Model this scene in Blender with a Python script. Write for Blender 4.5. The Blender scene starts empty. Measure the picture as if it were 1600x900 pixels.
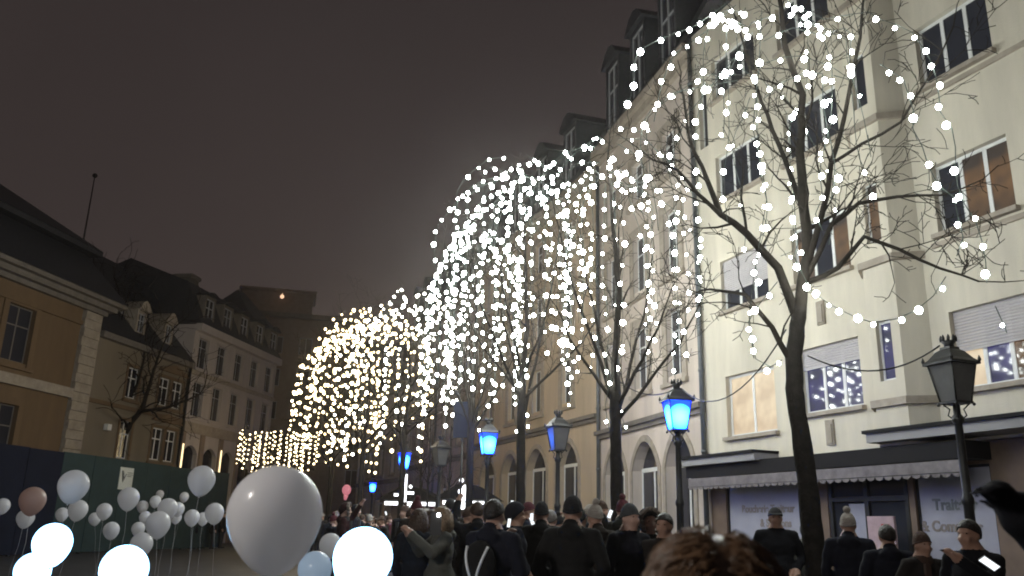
import bpy, bmesh, math, random
from mathutils import Vector, Matrix, noise
R = math.radians
random.seed(7)
scene = bpy.context.scene
C = scene.collection

# ------------------------------------------------------------------ camera
F_PX, PITCH, ROLL, EYE = 1300.0, 16.0, 1.5, 1.45
cam_data = bpy.data.cameras.new('camera')
cam = bpy.data.objects.new('camera', cam_data)
C.objects.link(cam)
cam_data.sensor_width = 36.0
cam_data.lens = 36.0 * F_PX / 1600.0
cam_data.clip_start = 0.05
cam_data.clip_end = 2000
_p, _r = R(PITCH), R(ROLL)
FW = Vector((0, math.cos(_p), math.sin(_p)))
_rt, _up = Vector((1, 0, 0)), Vector((0, -math.sin(_p), math.cos(_p)))
RT = _rt * math.cos(_r) + _up * math.sin(_r)
UP = -_rt * math.sin(_r) + _up * math.cos(_r)
m = Matrix((RT, UP, -FW)).transposed().to_4x4()
m.translation = (0, 0, EYE)
cam.matrix_world = m
cam_data.dof.use_dof = True
cam_data.dof.focus_distance = 16.0
cam_data.dof.aperture_fstop = 4.0
scene.camera = cam

# ------------------------------------------------------------------ world: overcast city night sky
world = bpy.data.worlds.new('World')
scene.world = world
world.use_nodes = True
wn, wl = world.node_tree.nodes, world.node_tree.links
wn.clear()
w_out = wn.new('ShaderNodeOutputWorld')
w_bg = wn.new('ShaderNodeBackground')
w_tc = wn.new('ShaderNodeTexCoord')
w_sep = wn.new('ShaderNodeSeparateXYZ')
w_ramp = wn.new('ShaderNodeValToRGB')
w_noise = wn.new('ShaderNodeTexNoise')
w_noise.inputs['Scale'].default_value = 2.2
w_noise.inputs['Detail'].default_value = 3
w_mul = wn.new('ShaderNodeMix'); w_mul.data_type = 'RGBA'; w_mul.blend_type = 'MULTIPLY'
w_mul.inputs[0].default_value = 0.35
w_ramp.color_ramp.elements[0].position = 0.0
w_ramp.color_ramp.elements[0].color = (0.054, 0.040, 0.035, 1)
w_ramp.color_ramp.elements[1].position = 0.75
w_ramp.color_ramp.elements[1].color = (0.022, 0.0178, 0.0180, 1)
e = w_ramp.color_ramp.elements.new(0.3); e.color = (0.037, 0.0285, 0.027, 1)
wl.new(w_tc.outputs['Generated'], w_sep.inputs[0])
wl.new(w_sep.outputs['Z'], w_ramp.inputs[0])
wl.new(w_tc.outputs['Generated'], w_noise.inputs['Vector'])
wl.new(w_ramp.outputs[0], w_mul.inputs[6])
wl.new(w_noise.outputs['Fac'], w_mul.inputs[7])
wl.new(w_mul.outputs[2], w_bg.inputs['Color'])
w_bg.inputs['Strength'].default_value = 1.4
wl.new(w_bg.outputs[0], w_out.inputs[0])

# ------------------------------------------------------------------ exposure and sampling
scene.view_settings.view_transform = 'Standard'
scene.view_settings.look = 'None'
scene.view_settings.exposure = 0.0
scene.view_settings.gamma = 1.0
scene.view_settings.use_curve_mapping = False
scene.render.engine = 'CYCLES'
cy = scene.cycles
cy.use_denoising = True
cy.max_bounces = 5
cy.diffuse_bounces = 2
cy.glossy_bounces = 3
cy.transmission_bounces = 4
cy.sample_clamp_indirect = 4.0
cy.sample_clamp_direct = 0
cy.use_light_tree = True
cy.filter_width = 1.9
cy.caustics_reflective = False
cy.caustics_refractive = False

# ------------------------------------------------------------------ helpers
def at(x, y, Y):
    """point on the ray through photo pixel (x, y) at forward distance Y"""
    d = FW + RT * ((x - 800) / F_PX) - UP * ((y - 450) / F_PX)
    return Vector((0, 0, EYE)) + d * (Y / d.y)

def tag(o, label=None, cat=None, group=None, kind=None):
    if label: o['label'] = label
    if cat: o['category'] = cat
    if group: o['group'] = group
    if kind: o['kind'] = kind
    return o

def empty(name, loc=(0, 0, 0), rz=0.0, label=None, cat=None, group=None):
    o = bpy.data.objects.new(name, None)
    C.objects.link(o)
    o.empty_display_size = 0.2
    o.location = loc
    o.rotation_euler = (0, 0, rz)
    return tag(o, label, cat, group)

def link(name, me, mats, parent=None, loc=None, rz=None):
    if not isinstance(mats, (list, tuple)): mats = [mats]
    if len(me.materials) == 0:
        for mt in mats: me.materials.append(mt)
    o = bpy.data.objects.new(name, me)
    C.objects.link(o)
    if parent: o.parent = parent
    if loc is not None: o.location = loc
    if rz is not None: o.rotation_euler = (0, 0, rz)
    return o

class MB:
    def __init__(s):
        s.v, s.f, s.mi, s.smooth = [], [], [], []
    def add(s, vs, fs, mi=0, smooth=False):
        b = len(s.v)
        s.v += [tuple(v) for v in vs]
        for f in fs:
            s.f.append([b + i for i in f]); s.mi.append(mi); s.smooth.append(smooth)
        return s
    def box(s, x0, x1, y0, y1, z0, z1, mi=0):
        return s.add([(x0,y0,z0),(x1,y0,z0),(x1,y1,z0),(x0,y1,z0),(x0,y0,z1),(x1,y0,z1),(x1,y1,z1),(x0,y1,z1)],
                     [(0,3,2,1),(4,5,6,7),(0,1,5,4),(1,2,6,5),(2,3,7,6),(3,0,4,7)], mi)
    def quad(s, a, b, c, d, mi=0):
        return s.add([a, b, c, d], [(0, 1, 2, 3)], mi)
    def poly(s, pts, mi=0):
        return s.add(pts, [tuple(range(len(pts)))], mi)
    def prism(s, pts2, y0, y1, mi=0):
        """polygon in xz extruded along y"""
        n = len(pts2)
        vs = [(x, y0, z) for x, z in pts2] + [(x, y1, z) for x, z in pts2]
        fs = [tuple(range(n)), tuple(range(2*n-1, n-1, -1))]
        fs += [(i, i + n, (i+1) % n + n, (i+1) % n) for i in range(n)]
        return s.add(vs, fs, mi)
    def tube(s, pts, rad, n=6, mi=0, cap=True):
        pts = [Vector(p) for p in pts]
        if not isinstance(rad, (list, tuple)): rad = [rad] * len(pts)
        vs = []
        prev = None
        for i, p in enumerate(pts):
            t = (pts[min(i+1, len(pts)-1)] - pts[max(i-1, 0)])
            if t.length < 1e-9: t = Vector((0, 0, 1))
            t.normalize()
            if prev is None:
                a = t.cross(Vector((0.13, 0.97, 0.2)))
                if a.length < 1e-4: a = t.cross(Vector((1, 0, 0)))
            else:
                a = prev - t * prev.dot(t)
                if a.length < 1e-6: a = t.orthogonal()
            a.normalize(); prev = a
            b = t.cross(a)
            for k in range(n):
                w = 2 * math.pi * k / n
                vs.append(p + (a * math.cos(w) + b * math.sin(w)) * rad[i])
        fs = []
        for i in range(len(pts) - 1):
            for k in range(n):
                k2 = (k + 1) % n
                fs.append((i*n + k, i*n + k2, (i+1)*n + k2, (i+1)*n + k))
        if cap:
            fs.append(tuple(range(n-1, -1, -1)))
            fs.append(tuple(range((len(pts)-1)*n, len(pts)*n)))
        return s.add(vs, fs, mi, True)
    def lathe(s, prof, n=16, c=(0, 0, 0), mi=0, square=False):
        """profile of (radius, z) turned about a vertical axis"""
        vs = []
        for r, z in prof:
            for k in range(n):
                w = 2 * math.pi * (k + 0.5 * square) / n
                vs.append((c[0] + r * math.cos(w), c[1] + r * math.sin(w), c[2] + z))
        fs = []
        for i in range(len(prof) - 1):
            for k in range(n):
                k2 = (k + 1) % n
                fs.append((i*n + k, i*n + k2, (i+1)*n + k2, (i+1)*n + k))
        fs.append(tuple(range(n-1, -1, -1)))
        fs.append(tuple(range((len(prof)-1)*n, len(prof)*n)))
        return s.add(vs, fs, mi, not square)
    def ball(s, c, r, n=8, mi=0):
        if not isinstance(r, (tuple, list)): r = (r, r, r)
        prof = [(math.sin(math.pi * i / n), -math.cos(math.pi * i / n)) for i in range(n + 1)]
        vs = []
        k_n = n + 4
        vs.append((c[0], c[1], c[2] - r[2]))
        for q, z in prof[1:-1]:
            for k in range(k_n):
                w = 2 * math.pi * k / k_n
                vs.append((c[0] + r[0]*q*math.cos(w), c[1] + r[1]*q*math.sin(w), c[2] + r[2]*z))
        vs.append((c[0], c[1], c[2] + r[2]))
        fs = []
        for k in range(k_n):
            k2 = (k + 1) % k_n
            fs.append((0, 1 + k2, 1 + k))
            for i in range(n - 2):
                a = 1 + i * k_n
                fs.append((a + k, a + k2, a + k_n + k2, a + k_n + k))
            a = 1 + (n - 2) * k_n
            fs.append((a + k, a + k2, len(vs) - 1))
        return s.add(vs, fs, mi, True)
    def mesh(s, name):
        me = bpy.data.meshes.new(name)
        me.from_pydata(s.v, [], s.f)
        me.polygons.foreach_set('material_index', s.mi)
        me.polygons.foreach_set('use_smooth', s.smooth)
        me.update()
        return me
    def build(s, name, mats, parent=None, loc=None, rz=None):
        return link(name, s.mesh(name), mats, parent, loc, rz)

# ------------------------------------------------------------------ materials
def mat(name, col, rough=0.7, metal=0.0, var=0.0, vscale=3.0, bump=0.0, bscale=20.0, spec=0.5, col2=None, streak=0.0, transm=0.0):
    mt = bpy.data.materials.new(name)
    mt.use_nodes = True
    nt = mt.node_tree
    b = nt.nodes['Principled BSDF']
    b.inputs['Base Color'].default_value = (*col, 1)
    b.inputs['Roughness'].default_value = rough
    b.inputs['Metallic'].default_value = metal
    b.inputs['Specular IOR Level'].default_value = spec
    b.inputs['Transmission Weight'].default_value = transm
    if var or col2 or streak:
        tc = nt.nodes.new('ShaderNodeTexCoord')
        n1 = nt.nodes.new('ShaderNodeTexNoise')
        n1.inputs['Scale'].default_value = vscale
        n1.inputs['Detail'].default_value = 6
        n1.inputs['Roughness'].default_value = 0.65
        src = tc.outputs['Object']
        if streak:
            mp = nt.nodes.new('ShaderNodeMapping')
            mp.inputs['Scale'].default_value = (1.0, 1.0, 0.16)
            nt.links.new(src, mp.inputs[0]); src = mp.outputs[0]
        nt.links.new(src, n1.inputs['Vector'])
        rp = nt.nodes.new('ShaderNodeValToRGB')
        c2 = col2 if col2 else tuple(c * (1 - var) for c in col)
        rp.color_ramp.elements[0].position = 0.32
        rp.color_ramp.elements[1].position = 0.68
        rp.color_ramp.elements[0].color = (*c2, 1)
        rp.color_ramp.elements[1].color = (*[min(1, c * (1 + var * 0.4)) for c in col], 1)
        nt.links.new(n1.outputs['Fac'], rp.inputs[0])
        nt.links.new(rp.outputs[0], b.inputs['Base Color'])
    if bump:
        tc2 = nt.nodes.new('ShaderNodeTexCoord')
        n2 = nt.nodes.new('ShaderNodeTexNoise')
        n2.inputs['Scale'].default_value = bscale
        n2.inputs['Detail'].default_value = 4
        nt.links.new(tc2.outputs['Object'], n2.inputs['Vector'])
        bp = nt.nodes.new('ShaderNodeBump')
        bp.inputs['Strength'].default_value = bump
        bp.inputs['Distance'].default_value = 0.02
        nt.links.new(n2.outputs['Fac'], bp.inputs['Height'])
        nt.links.new(bp.outputs[0], b.inputs['Normal'])
    return mt

def emit(name, col, strength, base=(0.05, 0.05, 0.05), var=None, vscale=2.0):
    mt = bpy.data.materials.new(name)
    mt.use_nodes = True
    nt = mt.node_tree
    b = nt.nodes['Principled BSDF']
    b.inputs['Base Color'].default_value = (*base, 1)
    b.inputs['Roughness'].default_value = 0.05
    b.inputs['Emission Color'].default_value = (*col, 1)
    b.inputs['Emission Strength'].default_value = strength
    if var:
        tc = nt.nodes.new('ShaderNodeTexCoord')
        n1 = nt.nodes.new('ShaderNodeTexNoise')
        n1.inputs['Scale'].default_value = vscale
        nt.links.new(tc.outputs['Object'], n1.inputs['Vector'])
        rp = nt.nodes.new('ShaderNodeValToRGB')
        rp.color_ramp.elements[0].position = 0.38
        rp.color_ramp.elements[1].position = 0.62
        rp.color_ramp.elements[0].color = (*var, 1)
        rp.color_ramp.elements[1].color = (*col, 1)
        nt.links.new(n1.outputs['Fac'], rp.inputs[0])
        nt.links.new(rp.outputs[0], b.inputs['Emission Color'])
    return mt

M = {}
M['cream'] = mat('cream_render', (0.63, 0.575, 0.465), 0.85, var=0.24, vscale=0.75, bump=0.25, bscale=30, streak=1)
M['cream_bay'] = mat('cream_bay_render', (0.59, 0.55, 0.42), 0.85, var=0.10, vscale=0.9, bump=0.2, bscale=30)
M['pinkish'] = mat('pinkish_render', (0.58, 0.50, 0.43), 0.85, var=0.24, vscale=0.75, bump=0.25, bscale=25, streak=1)
M['ochre'] = mat('ochre_render', (0.52, 0.42, 0.30), 0.85, var=0.24, vscale=0.75, bump=0.25, bscale=25, streak=1)
M['greyrose'] = mat('grey_rose_render', (0.48, 0.40, 0.36), 0.85, var=0.24, vscale=0.75, bump=0.25, bscale=25, streak=1)
M['stone'] = mat('carved_stone', (0.36, 0.31, 0.25), 0.8, var=0.25, vscale=3, bump=0.3, bscale=14)
M['stone_dark'] = mat('dark_stone', (0.17, 0.15, 0.13), 0.8, var=0.25, vscale=3, bump=0.3, bscale=14)
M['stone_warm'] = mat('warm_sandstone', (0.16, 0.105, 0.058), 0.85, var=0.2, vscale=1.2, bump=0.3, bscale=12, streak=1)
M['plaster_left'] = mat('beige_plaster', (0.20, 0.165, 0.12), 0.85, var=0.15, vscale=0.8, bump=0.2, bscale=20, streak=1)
M['white_stone'] = mat('pale_limestone', (0.48, 0.43, 0.41), 0.85, var=0.15, vscale=1.2, bump=0.25, bscale=14, streak=1)
M['brown_stone'] = mat('brown_ground_floor_stone', (0.25, 0.19, 0.15), 0.8, var=0.2, vscale=2, bump=0.2)
M['slate'] = mat('slate_roof', (0.030, 0.032, 0.038), 0.55, var=0.35, vscale=6, bump=0.5, bscale=9)
M['frame_white'] = mat('white_window_frame', (0.72, 0.72, 0.70), 0.45, var=0.08)
M['frame_grey'] = mat('grey_window_frame', (0.35, 0.35, 0.36), 0.5, var=0.1)
M['shutter'] = mat('grey_roller_shutter', (0.48, 0.45, 0.45), 0.6, var=0.1, vscale=2)
M['glass'] = mat('dark_window_glass', (0.030, 0.032, 0.042), 0.06, spec=0.8)
M['glass_ripple'] = mat('rippled_window_glass', (0.012, 0.014, 0.024), 0.10, spec=0.9, bump=0.12, bscale=2.5)
M['lit_warm'] = emit('lit_curtain_window', (1.0, 0.80, 0.52), 0.75, var=(0.75, 0.55, 0.33), vscale=1.5)
M['lit_warm'].node_tree.nodes['Principled BSDF'].inputs['Roughness'].default_value = .4
M['lit_amber'] = emit('amber_room_light', (0.70, 0.34, 0.10), 0.26, var=(0.10, 0.055, 0.03), vscale=1.1)
M['glow_blue'] = emit('blue_glow_pane', (0.06, 0.05, 0.28), 0.55, var=(0.03, 0.03, 0.10), vscale=1.6)  # weak patchy blue emission set in the panes themselves
M['dark_metal'] = mat('black_painted_metal', (0.018, 0.018, 0.018), 0.45, metal=0.3, bump=0.1)
M['pipe'] = mat('zinc_downpipe', (0.14, 0.15, 0.16), 0.5, metal=0.5, var=0.2)
M['awning_dark'] = mat('dark_awning_cassette', (0.012, 0.011, 0.012), 0.8, spec=.2)
M['awning_cloth'] = mat('faded_awning_cloth', (0.20, 0.18, 0.18), 0.9, var=0.2, vscale=4, col2=(0.12, 0.105, 0.11))
M['soffit'] = mat('pale_soffit', (0.26, 0.25, 0.25), 0.8)
M['shop_brown'] = mat('brown_shopfront', (0.16, 0.11, 0.08), 0.7, var=0.25, vscale=2)
M['shop_film'] = mat('frosted_shop_glass', (0.36, 0.36, 0.42), 0.22, spec=0.6, var=0.12, vscale=1.5)
M['letter_brown'] = mat('brown_lettering', (0.20, 0.17, 0.16), 0.6)
M['letter_green'] = mat('dark_green_lettering', (0.15, 0.165, 0.18), 0.6)
M['red_poster'] = mat('red_poster', (0.35, 0.03, 0.02), 0.6, var=0.3, vscale=3)
M['poster_pale'] = mat('pale_poster', (0.42, 0.30, 0.32), 0.6, var=0.2, vscale=4)
M['bark'] = mat('tree_bark', (0.022, 0.019, 0.016), 0.9, spec=.1, var=0.4, vscale=9, bump=0.8, bscale=30)
M['twig'] = mat('twig_bark', (0.020, 0.0165, 0.013), 0.9, spec=.1, var=0.3, vscale=6)
M['cable'] = mat('black_cable', (0.02, 0.02, 0.02), 0.6)
M['cable_green'] = mat('green_light_cable', (0.03, 0.045, 0.035), 0.6)
M['asphalt'] = mat('paved_square', (0.050, 0.050, 0.055), 0.55, var=0.45, vscale=1.6, bump=0.5, bscale=6)
M['pavement'] = mat('pavement_slabs', (0.12, 0.115, 0.11), 0.6, var=0.25, vscale=2.5, bump=0.4, bscale=8)
M['kerb'] = mat('kerb_stone', (0.20, 0.19, 0.18), 0.7, var=0.25)
M['hoard_green'] = mat('green_hoarding_panel', (0.034, 0.056, 0.058), 0.8, spec=.2, var=0.18, vscale=1.4)
M['hoard_navy'] = mat('navy_hoarding_panel', (0.010, 0.013, 0.028), 0.8, spec=.2, var=0.2, vscale=1.4)
M['sign_white'] = mat('white_sign_board', (0.62, 0.66, 0.62), 0.4, var=0.06)
M['sign_ink'] = mat('dark_sign_ink', (0.03, 0.04, 0.04), 0.5)
M['lamp_glass'] = mat('milky_lantern_glass', (0.10, 0.098, 0.094), 0.35, spec=0.4, var=0.2, vscale=5)
M['lamp_blue'] = emit('blue_lantern_glass', (0.016, 0.25, 1.0), 1.0)
_nt = M['lamp_blue'].node_tree
_tc = _nt.nodes.new('ShaderNodeTexCoord'); _vm = _nt.nodes.new('ShaderNodeVectorMath'); _vm.operation = 'DISTANCE'; _vm.inputs[1].default_value = (0, 0, 3.64)
_mr = _nt.nodes.new('ShaderNodeMapRange'); _mr.inputs[1].default_value = .15; _mr.inputs[2].default_value = .32
_mx = _nt.nodes.new('ShaderNodeMix'); _mx.data_type = 'RGBA'
_mx.inputs[6].default_value = (.75, 9.0, 60.0, 1); _mx.inputs[7].default_value = (.02, .16, 9.0, 1)
_nt.links.new(_tc.outputs['Object'], _vm.inputs[0]); _nt.links.new(_vm.outputs['Value'], _mr.inputs[0]); _nt.links.new(_mr.outputs[0], _mx.inputs[0])
_nt.links.new(_mx.outputs[2], _nt.nodes['Principled BSDF'].inputs['Emission Color'])
M['lamp_white'] = emit('white_lantern_glass', (1, .92, .84), 200.0)
M['bulb_cool'] = emit('cool_white_bulb', (0.94, 1.0, 0.96), 78.0)
M['bulb_mid'] = emit('neutral_white_bulb', (1.0, 0.96, 0.83), 33.0)
M['bulb_warm'] = emit('warm_white_bulb', (1.0, 0.77, 0.42), 11.0)
M['strip_warm'] = emit('warm_column_light', (1.0, 0.78, 0.42), 2.2)
M['stall_light'] = emit('white_stall_light', (0.95, 0.97, 1.0), 3.5)
M['stall_red'] = emit('pink_stall_sign', (1.0, 0.30, 0.38), .55)
M['stall_green'] = emit('green_pharmacy_sign', (0.15, 0.95, 0.85), 2.5)
M['sodium'] = emit('sodium_lamp_glass', (1.0, 0.55, 0.18), 60.0)
M['flash'] = emit('phone_torch', (1.0, 0.98, 0.92), 40.0)
M['screen'] = emit('phone_screen', (0.92, 0.97, 1.0), 1.3)

# ------------------------------------------------------------------ ground
g = MB()
g.add([(-130, -40, 0), (130, -40, 0), (130, 180, 0), (-130, 180, 0)], [(0, 1, 2, 3)])
tag(g.build('ground', M['asphalt']), kind='structure')

# ------------------------------------------------------------------ building kit
# local frame: x along the facade, -y out to the street, z up
def frame_right(ox, oy, yaw):
    """right hand facades: local x runs towards the camera (x = -s)"""
    a = R(yaw)
    return (ox, oy, 0), math.atan2(-math.cos(a), -math.sin(a))
def frame_left(ox, oy, yaw):
    a = R(yaw)
    return (ox, oy, 0), math.atan2(math.cos(a), math.sin(a))

def wall(parent, name, x0, x1, z0, z1, openings, material, depth=0.22, back=7.0, y=0.0):
    """front wall with real openings and reveals, plus sides, back and top
    opening: (xa, xb, za, zb, rise) rise > 0 gives an arched head"""
    w = MB()
    xs = sorted({x0, x1, *[o[0] for o in openings], *[o[1] for o in openings]})
    zs = sorted({z0, z1, *[o[2] for o in openings], *[o[3] for o in openings]})
    for i in range(len(xs) - 1):
        for j in range(len(zs) - 1):
            cx, cz = (xs[i] + xs[i+1]) / 2, (zs[j] + zs[j+1]) / 2
            if any(o[0] < cx < o[1] and o[2] < cz < o[3] for o in openings): continue
            w.quad((xs[i], y, zs[j]), (xs[i+1], y, zs[j]), (xs[i+1], y, zs[j+1]), (xs[i], y, zs[j+1]))
    for o in openings:
        xa, xb, za, zb = o[:4]
        rise = o[4] if len(o) > 4 else 0
        d = o[5] if len(o) > 5 else depth
        if rise:
            n = 10
            cur = []
            for k in range(n + 1):
                t = k / n
                cur.append((xa + (xb - xa) * t, zb - rise + rise * math.sin(math.pi * t) ** 0.75))
            for k in range(n):
                (xk, zk), (xl, zl) = cur[k], cur[k+1]
                w.quad((xk, y, zk), (xl, y, zl), (xl, y, zb), (xk, y, zb))
                w.quad((xk, y, zk), (xk, y + d, zk), (xl, y + d, zl), (xl, y, zl))
            zt = zb - rise
        else:
            w.quad((xa, y, zb), (xa, y + d, zb), (xb, y + d, zb), (xb, y, zb))
            zt = zb
        w.quad((xa, y, za), (xa, y + d, za), (xa, y + d, zt), (xa, y, zt))
        w.quad((xb, y, za), (xb, y, zt), (xb, y + d, zt), (xb, y + d, za))
        w.quad((xa, y, za), (xb, y, za), (xb, y + d, za), (xa, y + d, za))
        w.quad((xa - .02, y + d + .06, za - .02), (xb + .02, y + d + .06, za - .02), (xb + .02, y + d + .06, zb + .02), (xa - .02, y + d + .06, zb + .02))
    w.quad((x0, y, z0), (x0, y, z1), (x0, back, z1), (x0, back, z0))
    w.quad((x1, y, z0), (x1, back, z0), (x1, back, z1), (x1, y, z1))
    w.quad((x0, back, z0), (x0, back, z1), (x1, back, z1), (x1, back, z0))
    w.quad((x0, y, z1), (x1, y, z1), (x1, back, z1), (x0, back, z1))
    return w.build(name, material, parent)

_pane_cache = {}
def pane_mesh(w, h, key):
    k = (round(w, 3), round(h, 3), key)
    if k not in _pane_cache:
        b = MB(); b.box(-w/2, w/2, 0, 0.012, 0, h)
        me = b.mesh('pane'); me.materials.append(M[key]); _pane_cache[k] = me
    return _pane_cache[k]

def window(parent, xa, xb, za, zb, cols=2, transom=0.0, frame='frame_white', glass='glass', depth=0.15, y=0.0,
           surround=None, sill=None, shutter=0.0, rise=0.0, glasses=None, fw=0.055, rz=0):
    """window: frame mesh with panes, sill, surround and roller shutter as its pieces"""
    cx = (xa + xb) / 2
    W, H = xb - xa, zb - za
    fr = MB()
    e = 0.003
    fr.box(-W/2 + e, -W/2 + fw, 0, .05, e, H - e)
    fr.box(W/2 - fw, W/2 - e, 0, .05, e, H - e)
    fr.box(-W/2 + fw, W/2 - fw, 0, .05, e, fw)
    fr.box(-W/2 + fw, W/2 - fw, 0, .05, H - fw, H - e)
    inner = W - 2 * fw
    mw = fw * 1.2
    pw = (inner - (cols - 1) * mw) / cols
    for i in range(1, cols):
        x = -W/2 + fw + i * pw + (i - 1) * mw
        fr.box(x, x + mw, .003, .052, fw, H - fw)
    tz = None
    if transom:
        tz = H * transom
        for i in range(cols):
            x = -W/2 + fw + i * (pw + mw)
            fr.box(x, x + pw, .006, .048, tz - fw / 2, tz + fw / 2)
    win = fr.build('window', M[frame], parent, (cx, y + depth, za), rz)
    k = 0
    for i in range(cols):
        x = -W/2 + fw + i * (pw + mw) + pw / 2
        spans = [(fw, H - fw)] if tz is None else [(fw, tz - fw/2), (tz + fw/2, H - fw)]
        for (a, b) in spans:
            gk = glasses[k % len(glasses)] if glasses else glass
            k += 1
            link('pane', pane_mesh(pw - .002, b - a - .002, gk), M[gk], win, (x, 0.02, a + .001))
    if shutter:
        sb = MB()
        n = max(4, int(shutter * H / 0.06))
        h = shutter * H / n
        for q in range(n):
            z = H - h * (q + 1)
            sb.add([(-W/2 + .01, -.03, z), (W/2 - .01, -.03, z), (W/2 - .01, -.045, z + h*.5), (-W/2 + .01, -.045, z + h*.5),
                    (W/2 - .01, -.03, z + h*.96), (-W/2 + .01, -.03, z + h*.96)], [(0, 1, 2, 3), (3, 2, 4, 5)])
        sb.box(-W/2 + .01, W/2 - .01, -.05, -.02, H - h * n - .035, H - h * n)
        sb.build('roller_shutter', M['shutter'], win)
    if surround:
        t, proud, key = surround
        s_ = MB()
        yo = -depth - proud
        yi = -depth + .02
        s_.box(-W/2 - t, -W/2 - .001, yo, yi, -t * .6, H + t)
        s_.box(W/2 + .001, W/2 + t, yo, yi, -t * .6, H + t)
        s_.box(-W/2 - .001, W/2 + .001, yo, yi, H + .001, H + t)
        if rise:
            s_.prism([(-W/2 - t * 1.1, H + t + .001), (W/2 + t * 1.1, H + t + .001), (W/2 + t * .6, H + t + rise * .6), (0, H + t + rise), (-W/2 - t * .6, H + t + rise * .6)], yo - .05, yi)
        s_.box(-W/2 - t - .06, W/2 + t + .06, yo - .08, yi, -t * .6 - .14, -t * .6 - .001)
        s_.build('stone_surround', M[key], win)
    if sill:
        t, key = sill
        s_ = MB()
        s_.box(-W/2 - .08, W/2 + .08, -depth - .14, -.001 - .0, -t, -.002)
        s_.build('sill', M[key], win)
    return win

def dormer(parent, cx, z0, w, h, y, key_wall='slate', frame='frame_white', gable=0.45, depth=2.2, cheek='slate'):
    d = MB()
    d.box(-w/2, -w/2 + .14, 0, depth, 0, h)
    d.box(w/2 - .14, w/2, 0, depth, 0, h)
    d.box(-w/2 + .14, w/2 - .14, 0, .16, h - .16, h)
    d.box(-w/2 + .14, w/2 - .14, 0, .16, 0, .14)
    d.box(-w/2 + .14, w/2 - .14, .14, .2, .14, h - .16)
    o = d.build('dormer', M[key_wall], parent, (cx, y, z0))
    r = MB()
    ov = .18
    n = 8
    prof = [(-w/2 - ov, h), (-w/2 * .55, h + gable * .8), (0, h + gable), (w/2 * .55, h + gable * .8), (w/2 + ov, h)]
    r.prism(prof, -ov, depth)
    r.build('dormer_roof', M[cheek], o)
    f = MB()
    W, H = w - .28, h - .30
    f.box(-W/2, -W/2 + .06, .06, .11, .14, .14 + H); f.box(W/2 - .06, W/2, .06, .11, .14, .14 + H)
    f.box(-W/2 + .06, W/2 - .06, .06, .11, .14, .20); f.box(-W/2 + .06, W/2 - .06, .06, .11, .08 + H, .14 + H)
    f.box(-.035, .035, .063, .113, .20, .08 + H); 
    for (a, b) in ((-W/2 + .06, -.035), (.035, W/2 - .06)):
        f.box(a, b, .066, .108, .14 + H * .6, .19 + H * .6)
    f.build('dormer_window', M[frame], o)
    gl = MB(); gl.box(-W/2 + .05, W/2 - .05, .118, .13, .15, .13 + H); gl.build('dormer_pane', M['glass'], o)
    return o

def band(parent, name, x0, x1, y0, y1, z0, z1, key):
    b = MB(); b.box(x0, x1, y0, y1, z0, z1)
    return b.build(name, M[key], parent)

def mansard(parent, x0, x1, z0, z1, set_in, key='slate', back=7.0, hip0=0.0, hip1=0.0, over=0.3):
    b = MB()
    v = [(x0, -over, z0), (x1, -over, z0), (x1, back, z0), (x0, back, z0),
         (x0 + hip0, set_in, z1), (x1 - hip1, set_in, z1), (x1 - hip1, back - set_in, z1), (x0 + hip0, back - set_in, z1)]
    b.add(v, [(0, 3, 2, 1), (4, 5, 6, 7), (0, 1, 5, 4), (1, 2, 6, 5), (2, 3, 7, 6), (3, 0, 4, 7)])
    zt = z1 + 1.6
    b.add([v[4], v[5], v[6], v[7], (x0 + hip0 + .3, back / 2, zt), (x1 - hip1 - .3, back / 2, zt)],
          [(0, 1, 5, 4), (1, 2, 5), (2, 3, 4, 5), (3, 0, 4)])
    return b.build('roof', M[key], parent)

def downpipe(parent, x, z0, z1, r=.075, y=-.11, key='pipe'):
    b = MB(); b.tube([(x, y, z0), (x, y, z1)], r, 10)
    o = b.build('downpipe', M[key], parent)
    z = z0 + 1.2
    c = MB(); c.lathe([(r + .018, -.04), (r + .018, .04)], 10)
    cm = c.mesh('pipe_clamp')
    while z < z1:
        link('pipe_clamp', cm, M[key], o, (x, y, z)); z += 2.4
    return o

def text_mesh(txt, size, key, parent, loc, name='lettering', rot=None, extrude=0.004, align='CENTER'):
    cu = bpy.data.curves.new('t', 'FONT')
    cu.body = txt; cu.size = size; cu.extrude = extrude; cu.offset = size * .035; cu.align_x = align
    tmp = bpy.data.objects.new('t', cu); C.objects.link(tmp)
    dg = bpy.context.evaluated_depsgraph_get()
    me = bpy.data.meshes.new_from_object(tmp.evaluated_get(dg))
    bpy.data.objects.remove(tmp); bpy.data.curves.remove(cu)
    me.materials.clear(); me.materials.append(M[key])
    o = bpy.data.objects.new(name, me); C.objects.link(o)
    o.parent = parent; o.location = loc
    o.rotation_euler = rot if rot else (math.pi / 2, 0, 0)
    return o

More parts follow.
